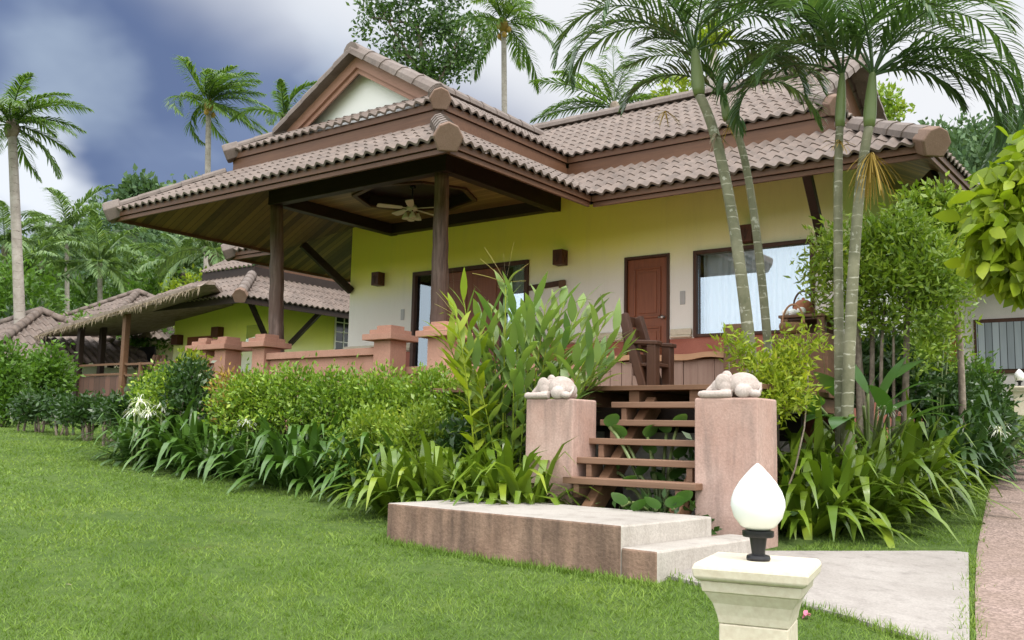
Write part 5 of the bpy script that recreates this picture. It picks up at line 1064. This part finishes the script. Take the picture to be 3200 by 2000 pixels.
# --- left garden
for u,v,d,rx,rz,mt,n,sz,lb in [(112,872,25,48,48,'mid',2800,.14,'rounded green bush right of the grey coconut trunk'),(10,895,23,42,75,'mid',2400,.14,'green bush at the left edge'),(150,962,20,40,20,'dark',1400,.10,'low hedge left of the pavilion railing'),(215,966,18.5,70,20,'dark',2200,.10,'low dark hedge below the pavilion railing'),(290,968,17,50,22,'dark',1800,.10,'low hedge right of the pavilion corner post'),(85,960,21,50,22,'dark',1400,.10,'low dark hedge left of the cream gap'),
  (40,700,42,80,80,'mid',2600,.26,'bushy tree behind the grey coconut trunk'),(70,790,36,60,60,'dark',2000,.22,'dark tree left of the distant cottage'),(150,820,34,60,50,'mid',1800,.22,'green tree below the straight pale trunk'),(250,800,40,110,55,'mid',2600,.24,'green thicket behind the pavilion posts'),(335,800,34,60,50,'mid',1600,.2,'bright shrub behind the pavilion corner post'),(395,700,46,85,75,'mid',2400,.26,'leafy tree below the wooded hill'),(460,690,33,70,45,'bright',1500,.17,'yellow-green shrub above the neighbouring roof'),(310,720,60,90,60,'mid',2000,.3,'tree behind the thatched roof peak'),(200,720,62,80,70,'mid',2000,.3,'tree behind the straight pale palm trunk'),(100,680,66,90,80,'mid',2000,.3,'hazy tree on the far left slope'),
  (455,860,16.5,22,30,'fern',600,.10,'yellow-green plant before the neighbour door'),(405,915,15.5,40,32,'dark',1500,.10,'dark flowering bush at the pavilion end'),(358,925,16.5,36,26,'mid',1200,.10,'green bush below the pavilion rail')]:
    g = at(u,v,d); z = float(gz(g[0],g[1]))
    shrub('garden_bush' if d < 30 else 'garden_tree', lb, 'bush' if d < 30 else 'tree', [bb_(u,v,d,rx,rz),bb_(u-rx*.45,v+rz*.35,d,rx*.7,rz*.8),bb_(u+rx*.45,v+rz*.35,d,rx*.7,rz*.8),bb_(u,v-rz*.4,d,rx*.6,rz*.6),bb_(u,v+rz*.8,d,rx*.8,rz*.6)], n, sz, mt, 'bushes of the left garden' if d < 30 else 'trees of the left garden', (), .45, 9, sz*1.3, .03)
# --- wooded hills
tb = np.array([(-900,640),(-200,600),(60,590),(200,545),(260,500),(335,455),(450,440),(800,430),(1300,440),(1900,420),(2150,360),(2245,340),(2300,312),(2419,292),(2800,270),(3300,330)], float)
uu = np.linspace(-900,3300,150); vv = np.interp(uu, tb[:,0], tb[:,1]); nr = 26; G = np.zeros((150,nr,3))
for i,(u,v) in enumerate(zip(uu,vv)):
    fard = 125 if u < 1200 else 95
    ra = ray(u, v); el = ra[2]/math.hypot(ra[0],ra[1]); hd = unit(A3(ra[0],ra[1],0))
    for k in range(nr):
        q = k/(nr-1); dd = fard*(.52+.9*q); s = min(1, max(0,(q-.02)/.55)); s = s*s*(3-2*s)*(1-.5*max(0,q-.6))
        p = hd*dd; p[2] = float(gz(p[0],p[1]))*(1-s)+(el*fard*.93)*s-.5; G[i,k] = p
i = np.arange(149)[:,None]*nr; j = np.arange(nr-1)[None]
tag(qmesh('hills', G.reshape(-1,3), np.stack([i+j,i+nr+j,i+nr+j+1,i+j+1],-1).reshape(-1,4), plain('hill_soil',(.035,.06,.02),.9), None, True), kind='structure')
bl = []
for k in range(560):
    u = rng.choice([rng.uniform(60,720), rng.uniform(2180,2480)]); i = int(np.clip((u+900)/4200*149,0,149)); kk = rng.integers(3,17); p = G[i,kk].copy(); p += CR*rng.uniform(-2,2); r_ = rng.uniform(1.6,3.6); p[2] += r_*.4
    bl.append((*p, r_, r_, r_*rng.uniform(.7,1.0)))
V, Q = blobs(bl, 90000, .55, .6, 10, .5, .5); tag(qmesh('hill_forest', V, Q, LM['forest']), 'wooded hillside of dense tropical trees behind the houses', 'forest', None, 'stuff')
u,v = 335,448; shrub('hilltop_tree', 'tall rounded tree on the crest of the left hill above the porch eave', 'tree', [bb_(u,v+8,112,42,22),bb_(u-20,v+30,112,28,20),bb_(u+22,v+24,112,30,20)], 2600, .8, 'forest', None, [(at(u,540,112), at(u,v,112), .4)], .6, 9, .8)
# --- lawn grass
LM['grass'] = leafmat('grass_blade', (.10,.18,.033), (.18,.275,.052), (.28,.31,.09), .55, .3, .15, .35)
t = LM['grass'].node_tree; b = t.nodes['Principled BSDF']; src = b.inputs['Base Color'].links[0].from_socket
mx_ = ramp(t, noise(t, coord(t), 1.1, 5, .65), [(.34,(.62,.66,.55)),(.5,(1,1,1)),(.68,(1.35,1.2,1.15))]); t.links.new(mixc(t, 1., src, mx_, 'MULTIPLY'), b.inputs['Base Color'])
n = 400000; th_ = rng.uniform(-38,37,n); u_ = rng.random(n); d_ = 3.6*(26/3.6)**(u_**.92)
hx = CF[None]*np.cos(R(1)*th_)[:,None]+CR[None]*np.sin(R(1)*th_)[:,None]; P = hx*d_[:,None]
def inside(P, poly):
    x, y = P[:,0], P[:,1]; ins = np.zeros(len(P), bool); j = len(poly)-1
    for i in range(len(poly)):
        xi, yi, xj, yj = poly[i][0], poly[i][1], poly[j][0], poly[j][1]
        ins ^= ((yi > y) != (yj > y)) & (x < (xj-xi)*(y-yi)/(yj-yi+1e-12)+xi); j = i
    return ins
bad = inside(P, near+[cA*.25+cB*.75, cA*.6+cB*.4]+far[::-1]) | inside(P, gl+gr[::-1]) | inside(P, [P_(0,0,0),P_(w2,0,0),P_(w2,dl+1.5,0),P_(0,dl+1.5,0)]) | ((P[:,1] > 8.6) & (P[:,0] < -3.4) & (P[:,0] > -13))
for u,v,r_ in ((262,1222,.32),(1180,1300,.2),(640,1215,.35),(905,1490,.12),(150,1393,.10),(505,1350,.18),(1010,1345,.15),(120,1130,.4),(760,1420,.12),(2190,1200,.3),(330,1290,.15),(60,1260,.25)):
    c = gp(u,v); q = ((P[:,0]-c[0])**2+(P[:,1]-c[1])**2)/r_**2; bad |= (rng.random(n) < .92*np.exp(-q*1.2))
P = P[~bad]; d_ = d_[~bad]; P[:,2] = gz(P[:,0], P[:,1])-.004; n = len(P)
cl_ = .5+.5*np.sin(P[:,0]*2.1+np.sin(P[:,1]*1.7)*2)*np.sin(P[:,1]*2.6+1.3*np.sin(P[:,0]*1.3))
hgt = (.008+.036*rng.random(n)**1.8)*(.6+.8*cl_); wd = .0035*np.clip(d_/5,1,3.2)
a = rng.uniform(0,6.283,n); S = np.stack([np.cos(a),np.sin(a),np.zeros(n)],1)*wd[:,None]; le_ = rng.normal(0,.8,(n,3))*hgt[:,None]; le_[:,2] = hgt
V = np.stack([P-S, P+S, P+le_], 1).reshape(-1,3); tag(qmesh('lawn_grass', V, np.arange(3*n).reshape(-1,3), LM['grass']), 'short mottled green grass covering the lawn', 'grass', None, 'stuff')
# longer tufts where the mower misses: along the step and the path
ed = [P_(x,-.05-.07*rng.random(),0) for x in np.linspace(-.1,w2+.1,520)]+[P_(-.05-.05*rng.random(),y,0) for y in np.linspace(0,1.2,160)]+[q*(1-f)+s_*f+A3(rng.normal(0,.02),rng.normal(0,.02),0) for q,s_ in zip(near[:-1],near[1:]) for f in rng.random(60)]+[q*(1-f)+s_*f+A3(rng.normal(-.03,.03),0,0) for q,s_ in zip(gl[:-1],gl[1:]) for f in rng.random(70)]
ed = np.array(ed); ed = np.repeat(ed,3,0)+rng.normal(0,.025,(len(ed)*3,3)); ed[:,2] = gz(ed[:,0],ed[:,1])-.005
D = rng.normal(0,.5,(len(ed),3)); D[:,2] = 1; V, Q = strips(ed, D, rng.uniform(.03,.085,len(ed)), .006, 2, .5, None, np.array([1,.8,.1])); tag(qmesh('edge_grass', V, Q, LM['grass']), 'longer grass tufts along the cement step and path edges', 'grass', None, 'stuff')
# planter edging and fallen bits
arc = [gp(1838,1228)+A3(0,.15,0), gp(1850,1238), gp(1880,1246), gp(1915,1247), gp(1945,1241), gp(1962,1230)]
e_ = M(); pts = trunk_pts(arc, 16); e_.loft([[p+A3(0,0,-.1), p+A3(0,-.05,-.1)*1.0, p+A3(0,-.055,.05), p+A3(0,.03,.06)] for p in pts]); tag(build(e_, 'planter_edging', MT['slab'], None, False, .01), 'low curved cement edging round the bright lilies on the right', 'edging')
for u,v,s_,lb,mt in ((2268,1223,.09,'yellow fallen leaf lying on the lawn beside the garden path','fern'),(2225,1168,.16,'dry brown leaf lying near the shaded lilies','straw'),(2200,1160,.13,'narrow dry leaf lying at the foot of the bright lilies','straw'),(150,1393,.05,'small dry leaf lying on the open lawn at the left','straw')):
    p = gp(u,v)+A3(0,0,.03); V, Q = strips(p[None], (CR+A3(0,0,.25))[None], s_, s_*.35, 4, .5, None, np.array([.1,.8,1,.7,.05])); tag(qmesh('fallen_leaf', V, Q, LM[mt]), lb, 'leaf')
p = gp(1903,1467)+A3(0,0,.03); LM['pinkp'] = leafmat('pink_petal',(.55,.12,.22),(.62,.20,.30)); V, Q = strips(np.repeat(p[None],9,0), rand_dir(9)+A3(0,0,.4), .035, .025, 3, .6); tag(qmesh('fallen_flower', V, Q, LM['pinkp']), 'pink fallen blossom on the grass right of the nearer bollard lamp', 'flower')
